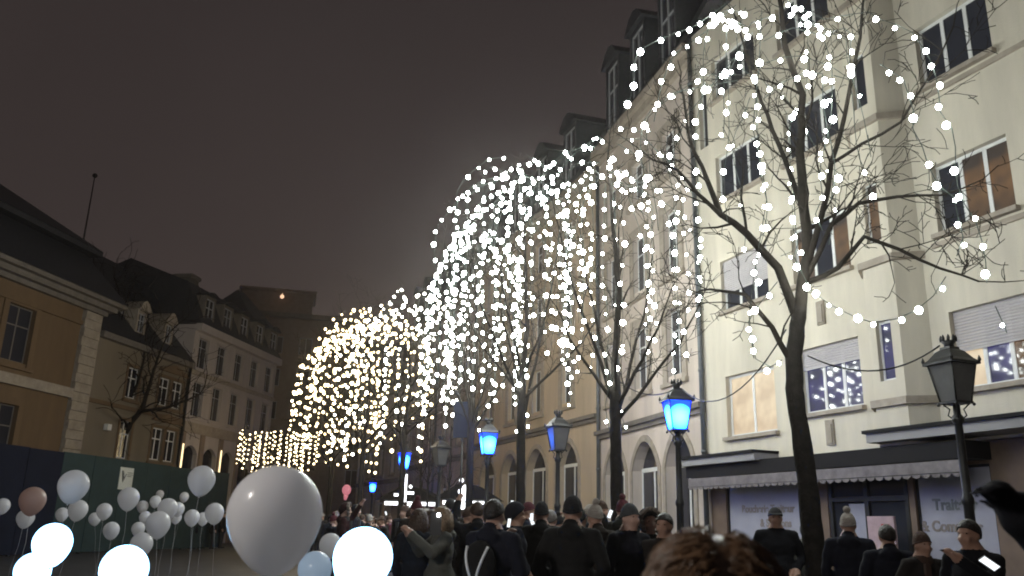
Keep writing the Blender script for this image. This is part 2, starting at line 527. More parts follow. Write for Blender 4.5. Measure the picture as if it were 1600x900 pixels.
# ------------------------------------------------------------------ near right building: cream block with shop
loc, rz = frame_right(8.984, 16.848, -22)
b1 = empty('apartment_building', loc, rz, 'cream rendered apartment house with narrow bay and awning shop below', 'building')
SILL = (4.32, 7.66, 11.1, 14.5); HEAD = (5.95, 9.22, 12.62, 16.0)
ops = []
cols_ab = [(0.2, 2.0), (-4.3, -2.3), (-7.4, -5.3)]
for (a, b) in cols_ab:
    for zs_, zh_ in zip(SILL, HEAD):
        ops.append((a, b, zs_ - (.3 if a == -7.4 and zs_ < 5 else 0), zh_ - (.2 if a == -7.4 and zs_ < 5 else 0)))
ops.append((-8.15, -7.72, 13.2, 15.6))
wall(b1, 'wall', -8.5, 7.0, 3.3, 17.5, ops, M['cream'], back=8)
k = 0
for ci, (a, b) in enumerate(cols_ab):
    for fi, (zs_, zh_) in enumerate(zip(SILL, HEAD)):
        kw = dict(cols=3, surround=None, sill=(.10, 'stone'), glass='glass', fw=.075, depth=.14)
        if ci == 0 and fi == 0: kw.update(shutter=.50, glasses=['lit_warm', 'glow_blue', 'lit_amber'])
        if ci == 0 and fi == 1: kw.update(glasses=['glass', 'lit_amber', 'lit_amber'])
        if ci == 1 and fi == 0: kw.update(shutter=.30, glasses=['glow_blue', 'glow_blue', 'glow_blue'])
        if ci == 1 and fi == 1: kw.update(glasses=['lit_amber', 'glass', 'lit_amber'])
        if ci == 2 and fi == 0: kw.update(cols=2, glasses=['lit_warm', 'lit_warm'])
        if ci == 2 and fi == 1: kw.update(shutter=.62)
        dz = .3 if (ci == 2 and fi == 0) else 0
        window(b1, a, b, zs_ - dz, zh_ - (.2 if dz else 0), **kw)
window(b1, -8.15, -7.72, 13.2, 15.6, cols=1)  # narrow window put in to draw the dark roof shadow strip
# narrow projecting bay with chamfered sides
def bay_points(off=0.0):
    return [(-1.92 - off, 0.0), (-1.52 - off * .6, -.46 - off), (-.66 + off * .6, -.46 - off), (-.28 + off, 0.0)]
bp = bay_points()
bm_ = MB()
bw = (-1.31, -.89)
zc = [3.3]
bayw = [(4.68, 6.0), (7.82, 9.26), (11.2, 12.6), (14.5, 15.9)]
for i in (0, 2):
    (xa, ya), (xb, yb) = bp[i], bp[i+1]
    bm_.quad((xa, ya, 3.3), (xb, yb, 3.3), (xb, yb, 17.5), (xa, ya, 17.5))
zlist = [3.3] + [z for p in bayw for z in p] + [17.5]
for i in range(len(zlist) - 1):
    z0, z1 = zlist[i], zlist[i+1]
    if i % 2 == 0:
        bm_.quad((bp[1][0], -.46, z0), (bp[2][0], -.46, z0), (bp[2][0], -.46, z1), (bp[1][0], -.46, z1))
    else:
        bm_.quad((bp[1][0], -.46, z0), (bw[0], -.46, z0), (bw[0], -.46, z1), (bp[1][0], -.46, z1))
        bm_.quad((bw[1], -.46, z0), (bp[2][0], -.46, z0), (bp[2][0], -.46, z1), (bw[1], -.46, z1))
        bm_.quad((bw[0], -.46, z0), (bw[0], -.34, z0), (bw[0], -.34, z1), (bw[0], -.46, z1))
        bm_.quad((bw[1], -.46, z0), (bw[1], -.46, z1), (bw[1], -.34, z1), (bw[1], -.34, z0))
        bm_.quad((bw[0], -.46, z1), (bw[0], -.34, z1), (bw[1], -.34, z1), (bw[1], -.46, z1))
bm_.poly([(x, y, 17.5) for x, y in bp]); bm_.poly([(x, y, 3.3) for x, y in bp][::-1])
bay = bm_.build('bay', M['cream'], b1)
for (za, zb) in bayw:
    window(b1, bw[0], bw[1], za, zb, cols=1, y=-.46, depth=.10, fw=.05, glass='glow_blue' if za < 5 else ('lit_amber' if za < 8 else 'glass'))
    lg = MB(); q = bay_points(.09)
    n4 = len(q)
    zt, zb_ = za - .40, za - .56
    lg.add([(x, y, zb_) for x, y in q] + [(x, y, zt) for x, y in q], [(3, 2, 1, 0), (4, 5, 6, 7), (0, 1, 5, 4), (1, 2, 6, 5), (2, 3, 7, 6)])
    lg.build('bay_ledge', M['stone'], b1)
for (x, z) in ((-3.4, 3.5), (-3.4, 6.45)):
    p = MB(); p.box(x - .13, x + .13, -.05, -.001, z, z + .6); p.box(x - .09, x + .09, -.08, -.05, z + .05, z + .5); p.build('wall_ornament', M['stone'], b1)
for z in (7.52, 10.95):
    band(b1, 'string_course', .02, 7.0, -.05, -.001, z - .14, z - .03, 'stone')
downpipe(b1, -8.42, .1, 17.4)
# shopfront: ground floor
sops = [(-7.7, -4.55, .45, 2.86), (-3.75, -1.35, .02, 2.86), (-1.2, .65, .45, 2.86)]
wall(b1, 'shop_wall', -8.5, 7.0, 0, 3.28, sops, M['shop_brown'], depth=.12, back=7.9, y=.05)
for (a, b) in ((-7.7, -4.55), (-1.2, .65)):
    window(b1, a, b, .45, 2.86, cols=1, frame='dark_metal', glass='shop_film', depth=.06, y=.05, fw=.06)
tw = empty
def decal(txt, size, key, x, z):
    text_mesh(txt, size, key, b1, (x, .121, z))
decal('Boucherie Traiteur', .27, 'letter_brown', -6.05, 1.98)
decal('& Salaisons', .27, 'letter_brown', -5.75, 1.62)
decal('Traiteur', .31, 'letter_green', -.30, 2.0)
decal('& Comptoir', .29, 'letter_brown', -.45, 1.58)
# doorway: recess with posts, doors and poster column
dr = MB(); dr.box(-3.72, -3.62, .06, .16, .03, 2.84); dr.box(-1.48, -1.38, .06, .16, .03, 2.84); dr.box(-2.62, -2.5, .06, .15, .03, 2.84)
dr.box(-3.62, -2.62, .06, .15, 2.2, 2.3); dr.box(-2.5, -1.48, .06, .15, 2.2, 2.3)
door = dr.build('shop_door', M['dark_metal'], b1)
for (a, b, z0, z1, kx) in ((-3.62, -2.62, .05, 2.19, 'glass'), (-2.5, -1.48, .05, 2.19, 'glass'), (-3.62, -2.62, 2.31, 2.83, 'glass'), (-2.5, -1.48, 2.31, 2.83, 'glass')):
    p = MB(); p.box(a, b, .135, .145, z0, z1); p.build('door_pane', M[kx], door)
p = MB(); p.box(-3.15, -2.66, .118, .128, .3, 2.15); p.build('window_film', M['shop_film'], door)
# poster stand in the doorway
ps = empty('poster_stand', (0, 0, 0), 0, 'pale and red poster panel standing in the shop doorway', 'poster')
ps.location = b1.matrix_basis @ Vector((-1.62, -.35, 0)) if False else Matrix.Translation(loc) @ Matrix.Rotation(rz, 4, 'Z') @ Vector((-1.72, -.40, 0))
ps.rotation_euler = (0, 0, rz)
p = MB(); p.box(-.36, .36, -.03, .03, .12, 1.86); p.box(-.30, -.24, -.2, .2, 0, .12); p.box(.24, .30, -.2, .2, 0, .12); p.build('board', M['poster_pale'], ps)
p = MB(); p.box(.02, .24, -.036, -.031, .3, 1.7); p.build('red_stripe', M['red_poster'], ps)
# awning cassette with scalloped valance
aw = MB(); aw.box(-8.62, .72, -.62, .045, 2.92, 3.26); aw.build('awning_cassette', M['awning_dark'], b1)
v = MB(); x = -8.55
while x < .62:
    x2 = min(x + .24, .62); xm = (x + x2) / 2
    v.prism([(x, 2.9), (x, 2.66), (x + .04, 2.60), (xm, 2.575), (x2 - .04, 2.60), (x2, 2.66), (x2, 2.9)], -.60, -.592)
    x = x2
v.build('scalloped_valance', M['awning_cloth'], b1)
v = MB(); v.tube([(-8.58, -.59, 2.665), (.66, -.59, 2.665)], .014, 6); v.build('valance_rail', M['dark_metal'], b1)
# thin ledges over the shop
for (a, b, z) in ((-8.72, -5.3, 3.40), (-1.6, 7.0, 3.52)):
    l = MB(); l.box(a, b, -.85, -.001, z + .03, z + .10); led = l.build('canopy', M['awning_dark'], b1)
    l = MB(); l.box(a + .05, b - .02, -.78, -.002, z - .16, z + .028); l.build('soffit', M['soffit'], led)

# ------------------------------------------------------------------ old house with stone window surrounds and arches
def old_house(name, label, ox, oy, yaw, length, wall_key, cols, rows, arches, apex, ledge_z, eave, roof_h, surround_key='stone', win_w=1.1, t=.34, rise=0.0, dorm=True, arch_glass='glass_ripple'):
    loc, rz = frame_right(ox, oy, yaw)
    b = empty(name, loc, rz, label, 'building')
    ops = []
    for c in cols:
        for (za, zb) in rows: ops.append((-c - win_w/2, -c + win_w/2, za, zb))
    for (a0, a1) in arches: ops.append((-a1, -a0, .02, apex, min(.95, (a1 - a0) * .48), .42))
    wall(b, 'wall', -length, 0.0, 0, eave, ops, M[wall_key], back=8)
    for c in cols:
        for ri, (za, zb) in enumerate(rows):
            window(b, -c - win_w/2, -c + win_w/2, za, zb, cols=2, transom=.68, surround=(t, .05, surround_key), depth=.16, fw=.05, rise=rise if ri == 0 else 0)
    for (a0, a1) in arches:
        w_ = a1 - a0
        rr = min(.95, w_ * .48)
        f = MB()
        n = 12
        outer = [(-w_/2 + w_ * k / n, apex - rr + rr * math.sin(math.pi * k / n) ** .75) for k in range(n + 1)]
        z_sp = apex - rr - .05
        for (xa, xb) in ((-w_/2 + .002, -w_/2 + .09), (w_/2 - .09, w_/2 - .002), (-.05, .05)):
            f.box(xa, xb, .34, .40, .03, z_sp)
        f.box(-w_/2 + .002, w_/2 - .002, .335, .405, z_sp, z_sp + .14)
        f.box(-w_/2 + .09, -.05, .345, .395, .9, 1.0); f.box(.05, w_/2 - .09, .345, .395, .9, 1.0)
        aw_ = f.build('arched_window', M['frame_white'], b, (-(a0 + a1) / 2, 0, 0))
        for (xa, xb) in ((-w_/2 + .09, -.05), (.05, w_/2 - .09)):
            p = MB(); p.box(xa, xb, .365, .375, .03, z_sp); p.build('pane', M[arch_glass], aw_)
        p = MB(); p.poly([(x, .37, z) for x, z in outer]); p.build('fanlight', M[arch_glass], aw_)
        # moulded arch band
        ab = MB()
        o1 = [(-w_/2 - .002 + (w_ + .004) * k / n, apex - rr + rr * math.sin(math.pi * k / n) ** .75) for k in range(n + 1)]
        W2 = w_ + .44
        o2 = [(-W2/2 + W2 * k / n, apex - rr + (rr + .22) * math.sin(math.pi * k / n) ** .75) for k in range(n + 1)]
        for k in range(n):
            ab.add([(o1[k][0], -.05, o1[k][1]), (o1[k+1][0], -.05, o1[k+1][1]), (o2[k+1][0], -.05, o2[k+1][1]), (o2[k][0], -.05, o2[k][1]),
                    (o2[k][0], -.001, o2[k][1]), (o2[k+1][0], -.001, o2[k+1][1]), (o1[k][0], -.001, o1[k][1]), (o1[k+1][0], -.001, o1[k+1][1])],
                   [(0, 1, 2, 3), (3, 2, 5, 4), (0, 6, 7, 1)])
        for sx in (-1, 1):
            xa, xb = sorted((sx * (w_/2 + .001), sx * (w_/2 + .22)))
            ab.box(xa, xb, -.05, -.001, .02, apex - rr)
        ab.build('arch_band', M[surround_key], aw_)
    led = MB(); led.box(-length + .01, -.02, -.24, -.001, ledge_z, ledge_z + .16); led.box(-length + .01, -.02, -.13, -.001, ledge_z - .16, ledge_z - .001)
    led.build('ledge', M['stone_dark'], b)
    cn = MB(); cn.box(-length + .01, -.01, -.38, -.001, eave - .30, eave + .02); cn.box(-length + .01, -.01, -.2, -.001, eave - .62, eave - .301); cn.build('cornice', M['stone'], b)
    mansard(b, -length + .02, -.02, eave + .03, eave + roof_h, 1.6, back=8, over=.3)
    if dorm:
        for c in cols: dormer(b, -c, eave + .5, 1.5, roof_h - .4, .05, gable=.7, key_wall='slate', frame='frame_grey')
    return b
b2 = old_house('town_house', 'pale pinkish town house with tall stone framed windows and arched ground floor', 5.84, 24.63, -14, 9.14, 'pinkish',
               (2.0, 4.75, 7.5), ((6.3, 8.5), (9.85, 12.0), (13.5, 15.0)), ((.92, 2.9), (3.5, 5.7), (6.35, 8.4)), 4.4, 5.0, 17.2, 3.6)
b3 = old_house('town_house', 'ochre town house with hooded windows and arches, beside the pinkish one', 3.63, 33.5, -20, 16.7, 'ochre',
               (3.2, 6.7, 10.2, 13.7), ((6.75, 8.75), (10.2, 12.4), (13.7, 15.2)), ((1.95, 4.2), (5.4, 7.9), (9.0, 11.4), (12.5, 14.9)), 5.0, 5.75, 16.6, 3.4, win_w=1.05, rise=.35)
ux, uy = math.sin(R(-20)), math.cos(R(-20))
b4 = old_house('town_house', 'grey rose town house with narrow windows farther along the street', 3.63 + ux * 16.75, 33.5 + uy * 16.75, -20, 17.5, 'greyrose',
               (2.5, 6.0, 9.5, 13.0, 16), ((6.4, 8.6), (9.9, 12.1), (13.2, 14.6)), ((5, 7), (11, 13.4)), 4.6, 5.4, 15.8, 3.2, win_w=1.05)
downpipe(b3, -16.55, .1, 16.3); downpipe(b4, -8, .1, 15.6); downpipe(b2, -8.95, .1, 16.8, key='pipe')
b5 = old_house('town_house', 'pale narrow house closing the far end of the street', 3.63 + ux * 34.4, 33.5 + uy * 34.4, -24, 14, 'pinkish',
               (2.5, 6.0, 9.5), ((5.4, 7.4), (8.6, 10.6)), ((4.8, 7.2),), 4.0, 4.7, 12.4, 3.0, win_w=1.05)

# ------------------------------------------------------------------ left side buildings
LX, LY, LYAW = -19.2, 47.2, 9.5
loc, rz = frame_left(LX, LY, LYAW)
LM = Matrix.Translation(loc) @ Matrix.Rotation(rz, 4, 'Z')
# corner mansion
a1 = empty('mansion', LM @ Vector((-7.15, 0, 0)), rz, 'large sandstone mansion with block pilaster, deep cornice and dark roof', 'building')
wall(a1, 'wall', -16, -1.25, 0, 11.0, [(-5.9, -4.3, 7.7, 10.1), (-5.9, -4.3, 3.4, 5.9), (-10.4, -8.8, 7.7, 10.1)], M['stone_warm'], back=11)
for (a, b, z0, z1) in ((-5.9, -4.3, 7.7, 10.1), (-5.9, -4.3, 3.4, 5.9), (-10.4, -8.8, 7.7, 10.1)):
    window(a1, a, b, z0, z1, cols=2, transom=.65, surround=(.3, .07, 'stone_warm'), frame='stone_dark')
band(a1, 'string_course', -16, -1.25, -.22, -.001, 6.7, 7.15, 'stone')
band(a1, 'string_course', -16, -1.25, -.12, -.001, 10.2, 10.42, 'stone_warm')
cb = MB(); cb.box(-1.22, 0, .02, 10.98, 0, 11.0); cb.build('pilaster_core', M['stone_dark'], a1)
random.seed(3)
z = 0.0; i = 0
while z < 10.9:
    h = .44
    q = MB(); e = random.uniform(0, .02); x0 = -1.22 + (.0 if i % 2 else .06)
    q.box(x0, .02, -.16 - e, .015, z + .018, min(z + h, 10.95))
    q.build('stone_block', M['stone'], a1)
    z += h; i += 1
cn = MB()
for k, (o, z0, z1) in enumerate(((.25, 10.98, 11.2), (.55, 11.201, 11.45), (.85, 11.451, 11.65))): cn.box(-16.2, .02 + o, -o, 11, z0, z1)
cn.build('cornice', M['stone_dark'], a1)
rf = MB(); rf.add([(-16.2, -.9, 11.66), (.85, -.9, 11.66), (.85, 11, 11.66), (-16.2, 11, 11.66), (-16.2, .9, 14.0), (-.55, .9, 14.0), (-.55, 10, 14.0), (-16.2, 10, 14.0)],
       [(0, 3, 2, 1), (4, 5, 6, 7), (0, 1, 5, 4), (1, 2, 6, 5), (2, 3, 7, 6), (3, 0, 4, 7)])
rf.box(-16.2, -.05, .35, 10.4, 14.001, 14.25)
rf.add([(-16.2, .3, 14.26), (-.05, .3, 14.26), (-.05, 10.4, 14.26), (-16.2, 10.4, 14.26), (-16.2, 5.3, 17.6), (-4.0, 5.3, 17.6)], [(0, 1, 5, 4), (1, 2, 5), (2, 3, 4, 5), (3, 0, 4), (3, 2, 1, 0)])
rf.build('roof', M['slate'], a1)
fp = MB(); fp.tube([(0, 0, 0), (0, 0, 5.5)], [.06, .03], 8); fp.ball((0, 0, 5.6), .15, 8)
o = fp.build('flagpole', M['dark_metal'], None, at(127, 395, 47.5) - Vector((0, 0, .6)))
tag(o, 'thin bare flagpole with round knob rising above the mansion roof', 'flagpole')
# beige house with small white dormers
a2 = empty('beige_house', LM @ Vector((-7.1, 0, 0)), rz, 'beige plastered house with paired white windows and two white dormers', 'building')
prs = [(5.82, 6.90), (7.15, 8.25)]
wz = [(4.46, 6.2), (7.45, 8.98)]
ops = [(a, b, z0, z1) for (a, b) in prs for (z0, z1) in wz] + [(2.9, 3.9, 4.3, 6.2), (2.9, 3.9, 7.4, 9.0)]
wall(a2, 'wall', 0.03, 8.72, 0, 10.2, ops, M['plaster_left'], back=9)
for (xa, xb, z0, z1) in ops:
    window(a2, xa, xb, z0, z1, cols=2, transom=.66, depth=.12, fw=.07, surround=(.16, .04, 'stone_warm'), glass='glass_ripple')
for (z0, z1) in wz:
    pd = MB(); pd.prism([(5.5, z1 + .36), (8.55, z1 + .36), (8.3, z1 + .52), (7.03, z1 + .85), (5.75, z1 + .52)], -.16, -.001); pd.build('pediment', M['stone_warm'], a2)
band(a2, 'string_course', .04, 8.7, -.1, -.001, 6.75, 6.95, 'stone_warm')
cn = MB(); cn.box(.04, 8.7, -.35, -.001, 9.95, 10.25); cn.build('cornice', M['stone_dark'], a2)
mansard(a2, .05, 8.70, 10.26, 14.4, 3.6, back=9, over=.35)
for x in (3.9, 6.6): dormer(a2, x, 10.9, .85, 1.35, .35, key_wall='stone', frame='frame_grey', gable=.55, cheek='stone', depth=1.2)
downpipe(a2, 8.6, .1, 10.1, r=.09, key='dark_metal')
lp = MB(); lp.box(1.55, 1.85, -.28, -.05, 5.55, 5.85); lp.box(1.66, 1.74, -.06, -.001, 5.6, 5.75); lp.build('wall_lamp', M['frame_white'], a2)
# limestone house
a3 = empty('limestone_house', LM @ Vector((1.68, 0, 0)), rz, 'pale limestone house with three window rows and slate hip roof', 'building')
cx3 = [1.15, 3.45, 5.75, 8.05, 10.3]
rows3 = [(7.3, 9.35), (10.2, 12.0)]
ops = [(c - .6, c + .6, z0, z1) for c in cx3 for (z0, z1) in rows3] + [(c - .8, c + .8, .4, 5.6, .5, .3) for c in cx3]
wall(a3, 'wall', 0.0, 11.4, 0, 12.7, ops, M['white_stone'], back=10)
for c in cx3:
    for (z0, z1) in rows3: window(a3, c - .6, c + .6, z0, z1, cols=2, transom=.7, depth=.16, frame='frame_grey', fw=.05, surround=(.14, .04, 'white_stone'))
    f = MB(); f.box(-.78, -.70, .2, .26, .42, 5.0); f.box(.70, .78, .2, .26, .42, 5.0); f.box(-.70, .70, .2, .26, 3.3, 3.4)
    f.box(-.04, .04, .2, .26, .42, 3.3)
    w_ = f.build('shop_window', M['frame_grey'], a3, (c, 0, 0))
    p = MB(); p.box(-.70, .70, .23, .24, .42, 5.55); p.build('pane', M['glass_ripple'], w_)
for z0, z1, o in ((6.3, 6.9, .14), (9.7, 9.95, .12), (12.3, 12.75, .4)):
    band(a3, 'cornice', .01, 11.39, -o, -.001, z0, z1, 'stone' if z0 < 12 else 'white_stone')
for i, x in enumerate((0.1, 2.3, 4.6, 6.9, 9.2, 11.3)):
    c = MB(); c.box(x - .22, x + .22, -.10, -.001, 0, 6.29); c.build('pilaster', M['brown_stone'], a3)
for x in (.10, 4.6):
    s_ = MB(); s_.box(x - .035, x + .035, -.16, -.105, 2.6, 5.6); s_.build('light_strip', M['strip_warm'], a3)
rf = MB()
rf.add([(-.02, -.3, 12.76), (11.5, -.3, 12.76), (11.5, 10, 12.76), (-.02, 10, 12.76), (-.02, .9, 15.4), (10.6, .9, 15.4), (10.6, 9, 15.4), (-.02, 9, 15.4), (-.02, 5, 17.0), (5.5, 5, 16.6)],
       [(0, 3, 2, 1), (0, 1, 5, 4), (1, 2, 6, 5), (2, 3, 7, 6), (0, 4, 8, 7, 3), (4, 5, 9, 8), (5, 6, 9), (6, 7, 8, 9)])
rf.build('roof', M['slate'], a3)
tr = MB(); tr.add([(7.2, .3, 15.0), (11.3, .3, 15.0), (11.3, 4.4, 15.0), (7.2, 4.4, 15.0), (8.7, 2.3, 17.4), (9.8, 2.3, 17.4)], [(0, 1, 5, 4), (1, 2, 5), (2, 3, 4, 5), (3, 0, 4), (3, 2, 1, 0)])
tr.build('hip_roof', M['slate'], a3)
for x in cx3: dormer(a3, x, 12.9, 1.25, 1.75, -.1, key_wall='stone_dark', frame='frame_grey', gable=.3, depth=1.6)
ch = MB(); ch.box(4.0, 5.0, 3.2, 4.4, 14.5, 16.9); ch.box(3.9, 5.1, 3.1, 4.5, 16.9, 17.15); ch.build('chimney', M['stone_dark'], a3)
# far dim tower block
fz = at(330, 700, 84)
a4 = empty('far_building', (fz.x, 84, 0), R(14), 'dim brown building with flat roof terrace beyond the limestone house', 'building')
ops = [(x, x + 1.3, z, z + 1.8) for x in (1.5, 4.5, 7.5, 10.5) for z in (8, 11.4, 14.8, 18.2)]
wall(a4, 'wall', -3, 13.2, 0, 22, ops, M['brown_stone'], back=9)
for (xa, xb, z0, z1) in ops: window(a4, xa, xb, z0, z1, cols=2, frame='frame_grey')
band(a4, 'cornice', -3.1, 13.3, -.5, 9.1, 22.01, 22.5, 'stone_dark')
q = MB(); q.box(1, 8.5, 2, 7, 22.51, 25.3); q.box(.7, 8.8, 1.7, 7.3, 25.301, 25.6); q.build('penthouse', M['brown_stone'], a4)
q = MB(); q.ball((5.2, 1.2, 24.6), .22, 8); q.tube([(5.2, 1.6, 25.0), (5.2, 1.2, 24.9)], .05, 6); q.build('roof_lamp', emit('roof_lamp_glow', (1, .62, .38), 1.3), a4)
a5 = empty('far_house', (at(455, 700, 92).x, 92, 0), R(4), 'dark far house with stepped roofline behind the warm light trees', 'building')
ops = [(x, x + 1.3, z, z + 1.9) for x in (2, 6, 10, 14) for z in (5, 9, 13)]
wall(a5, 'wall', 0, 19, 0, 18, ops, M['brown_stone'], back=9)
for (xa, xb, z0, z1) in ops: window(a5, xa, xb, z0, z1, cols=2, frame='frame_grey')
q = MB(); q.add([(-.3, -.4, 18.01), (19.3, -.4, 18.01), (19.3, 9.3, 18.01), (-.3, 9.3, 18.01), (3, 4.5, 22), (16, 4.5, 22)], [(0, 1, 5, 4), (1, 2, 5), (2, 3, 4, 5), (3, 0, 4), (3, 2, 1, 0)]); q.build('roof', M['slate'], a5)

# ------------------------------------------------------------------ construction hoarding
hx, hy = LX * .83, LY * .83
loc, rz = frame_left(hx, hy, LYAW + .5)
HM = Matrix.Translation(loc) @ Matrix.Rotation(rz, 4, 'Z')
hd = empty('hoarding', loc, rz, 'tall green and navy site hoarding made of wide panels', 'hoarding')
x = -14.0; i = 0
random.seed(5)
while x < 5.2:
    w_ = 1.86
    key = 'hoard_navy' if x + w_ < -5.3 else 'hoard_green'
    dz = random.uniform(-.01, .02); dy = random.uniform(-.012, .012)
    q = MB(); q.box(x + .01, x + w_ - .01, dy, dy + .05, .05, 3.78 + dz); q.build('panel', M[key], hd)
    q = MB(); q.box(x - .05, x + .05, .07, .17, 0, 3.7); q.build('post', M['dark_metal'], hd)
    x += w_; i += 1
sg = empty('site_sign', HM @ Vector((-2.55, -.03, 2.55)), rz, 'square white board with dark V mark and small lines on green hoarding', 'sign')
q = MB(); q.box(-.47, .47, -.03, 0, 0, .92); q.build('board', M['sign_white'], sg)
def flat(pts):
    q.prism(pts, -.036, -.031)
q = MB()
flat([(-.36, .76), (-.30, .80), (-.21, .42), (-.25, .30)]); flat([(-.27, .78), (-.21, .72), (-.15, .50), (-.20, .44)]); flat([(-.20, .40), (-.05, .66), (.0, .66), (-.22, .28)])
q.build('v_mark', M['sign_ink'], sg)
q = MB()
for k, (z, w_) in enumerate(((.70, .36), (.62, .38), (.55, .30))): q.box(.04, .04 + w_, -.036, -.031, z, z + .022)
q.build('text_lines', M['sign_ink'], sg)
# pavement strip along the right hand buildings
kb = MB()
pv = [(14.3, 4.0), (8.984 - .3, 16.848), (5.84, 24.63), (3.63, 33.5), (-2.1, 49.2), (-8.1, 65.5), (-14.3, 79)]
wdt = 3.6
vs = []
for (x, y) in pv: vs += [(x - wdt, y - 1.2, .12), (x + .6, y, .12), (x - wdt, y - 1.2, 0), (x - wdt - .22, y - 1.2, .12), (x - wdt - .22, y - 1.2, 0)]
fs = []
mi = []
for i in range(len(pv) - 1):
    a, b = i * 5, i * 5 + 5
    kb.quad(vs[a], vs[a+1], vs[b+1], vs[b], 0)
    kb.quad(vs[a+3], vs[a], vs[b], vs[b+3], 1)
    kb.quad(vs[a+4], vs[a+3], vs[b+3], vs[b+4], 1)
o = kb.build('pavement', [M['pavement'], M['kerb']]); tag(o, kind='structure')

# ------------------------------------------------------------------ trees
def rnd_unit():
    while True:
        v = Vector((random.uniform(-1, 1), random.uniform(-1, 1), random.uniform(-1, 1)))
        if .1 < v.length < 1: return v.normalized()

MINR = .0052
def grow(mb, p, d, length, r, level, maxlevel, keep):
    """one wandering branch and its side branches"""
    n = max(3, int(length / .22))
    pts, rad = [p.copy()], [r]
    q = p.copy(); dd = d.normalized()
    for i in range(n):
        bend = rnd_unit() * (.26 + .06 * level)
        bend.z += .05 if level < 2 else -.02
        dd = (dd + bend).normalized()
        q = q + dd * (length / n)
        pts.append(q.copy()); rad.append(max(MINR, r * (1 - .78 * (i + 1) / n)))
    mb.tube(pts, rad, 6 if r > .03 else (4 if r > .012 else 3), cap=False)
    keep.append((pts, level))
    if level >= maxlevel: return
    kids = {0: 6, 1: 6, 2: 5, 3: 3}.get(level, 2)
    kids = max(2, int(kids * min(1.3, length / 1.1)))
    for k in range(kids):
        t = random.uniform(.22, 1.0)
        i = min(len(pts) - 2, int(t * (len(pts) - 1)))
        base = pts[i].lerp(pts[i+1], random.random())
        tan = (pts[i+1] - pts[i]).normalized()
        side = rnd_unit(); side = (side - tan * side.dot(tan)).normalized()
        nd = (tan * random.uniform(.35, .9) + side * random.uniform(.6, 1.0) + Vector((0, 0, .15))).normalized()
        grow(mb, base, nd, length * random.uniform(.38, .66), max(.005, rad[i] * random.uniform(.42, .6)), level + 1, maxlevel, keep)

def limb(mb, pts, r0, r1, keep, kids, maxlevel, klen=1.0):
    """a limb along given points with side branches"""
    pts = [Vector(p) for p in pts]
    fine = []
    for i in range(len(pts) - 1):
        a, b = pts[i], pts[i+1]
        n = max(2, int((b - a).length / .3))
        for k in range(n): fine.append(a.lerp(b, k / n) + rnd_unit() * .018 * (1 if fine else 0))
    fine.append(pts[-1])
    rad = [r0 + (r1 - r0) * i / (len(fine) - 1) for i in range(len(fine))]
    mb.tube(fine, rad, 9, cap=False)
    keep.append((fine, 0))
    for k in range(kids):
        t = .18 + .82 * (k + random.random()) / kids
        i = min(len(fine) - 2, int(t * (len(fine) - 1)))
        tan = (fine[i+1] - fine[i]).normalized()
        side = rnd_unit(); side = (side - tan * side.dot(tan)).normalized()
        nd = (tan * random.uniform(.4, .9) + side * random.uniform(.6, 1.0) + Vector((0, 0, .2))).normalized()
        grow(mb, fine[i], nd, klen * random.uniform(.7, 1.25), max(.008, rad[i] * random.uniform(.3, .5)), 1, maxlevel, keep)
    grow(mb, fine[-1], (fine[-1] - fine[-2]), klen * random.uniform(.7, 1.1), r1, 1, maxlevel, keep)

def trunk_mesh(pts, rad, parent):
    mb = MB()
    pts = [Vector(p) for p in pts]
    fine, fr = [], []
    for i in range(len(pts) - 1):
        for k in range(5):
            t = k / 5
            fine.append(pts[i].lerp(pts[i+1], t) + rnd_unit() * .008); fr.append((rad[i] + (rad[i+1] - rad[i]) * t) * random.uniform(.96, 1.05))
    fine.append(pts[-1]); fr.append(rad[-1])
    mb.tube(fine, fr, 12)
    return mb.build('trunk', M['bark'], parent)

# forked tree in front of the awning shop
random.seed(21)
TY = 11.0
tb = at(1262, 750, TY); base1 = Vector((tb.x + .12, TY, 0))
t1 = empty('street_tree', base1, 0, 'forked bare tree hung with white bulbs in front of the awning shop', 'tree', 'bare street trees wrapped in lights')
def rel(x, y, Y): return at(x, y, Y) - base1
trunk_mesh([(0, 0, 0), rel(1276, 900, TY), rel(1262, 750, TY), rel(1242, 620, TY), rel(1240, 555, TY), rel(1250, 480, TY)], [.18, .14, .128, .115, .115, .092], t1)
mb = MB(); keep1 = []
limb(mb, [rel(1236, 565, TY), rel(1205, 510, TY - .1), rel(1165, 462, TY - .3), rel(1130, 455, TY - .6)], 0.0432, 0.0200, keep1, 5, 3, .8)
limb(mb, [rel(1246, 500, TY), rel(1215, 420, TY + .1), rel(1165, 365, TY + .2), rel(1128, 335, TY + .3), rel(1108, 285, TY + .5), rel(1082, 235, TY + .6), rel(1068, 150, TY + .7)], 0.0684, 0.0200, keep1, 11, 3, .95)
limb(mb, [rel(1128, 338, TY + .3), rel(1090, 300, TY + .2), rel(1060, 265, TY), rel(1020, 250, TY - .3)], 0.0360, 0.0144, keep1, 6, 3, .8)
limb(mb, [rel(1250, 485, TY), rel(1262, 400, TY), rel(1256, 320, TY), rel(1250, 235, TY + .1), rel(1253, 150, TY + .2), rel(1225, 70, TY + .2), rel(1215, -40, TY + .3)], 0.0864, 0.0280, keep1, 14, 3, 1.0)
limb(mb, [rel(1262, 415, TY), rel(1285, 340, TY - .3), rel(1300, 255, TY - .5), rel(1318, 180, TY - .7), rel(1345, 60, TY - .9), rel(1352, -30, TY - 1)], 0.0468, 0.0160, keep1, 10, 3, .9)
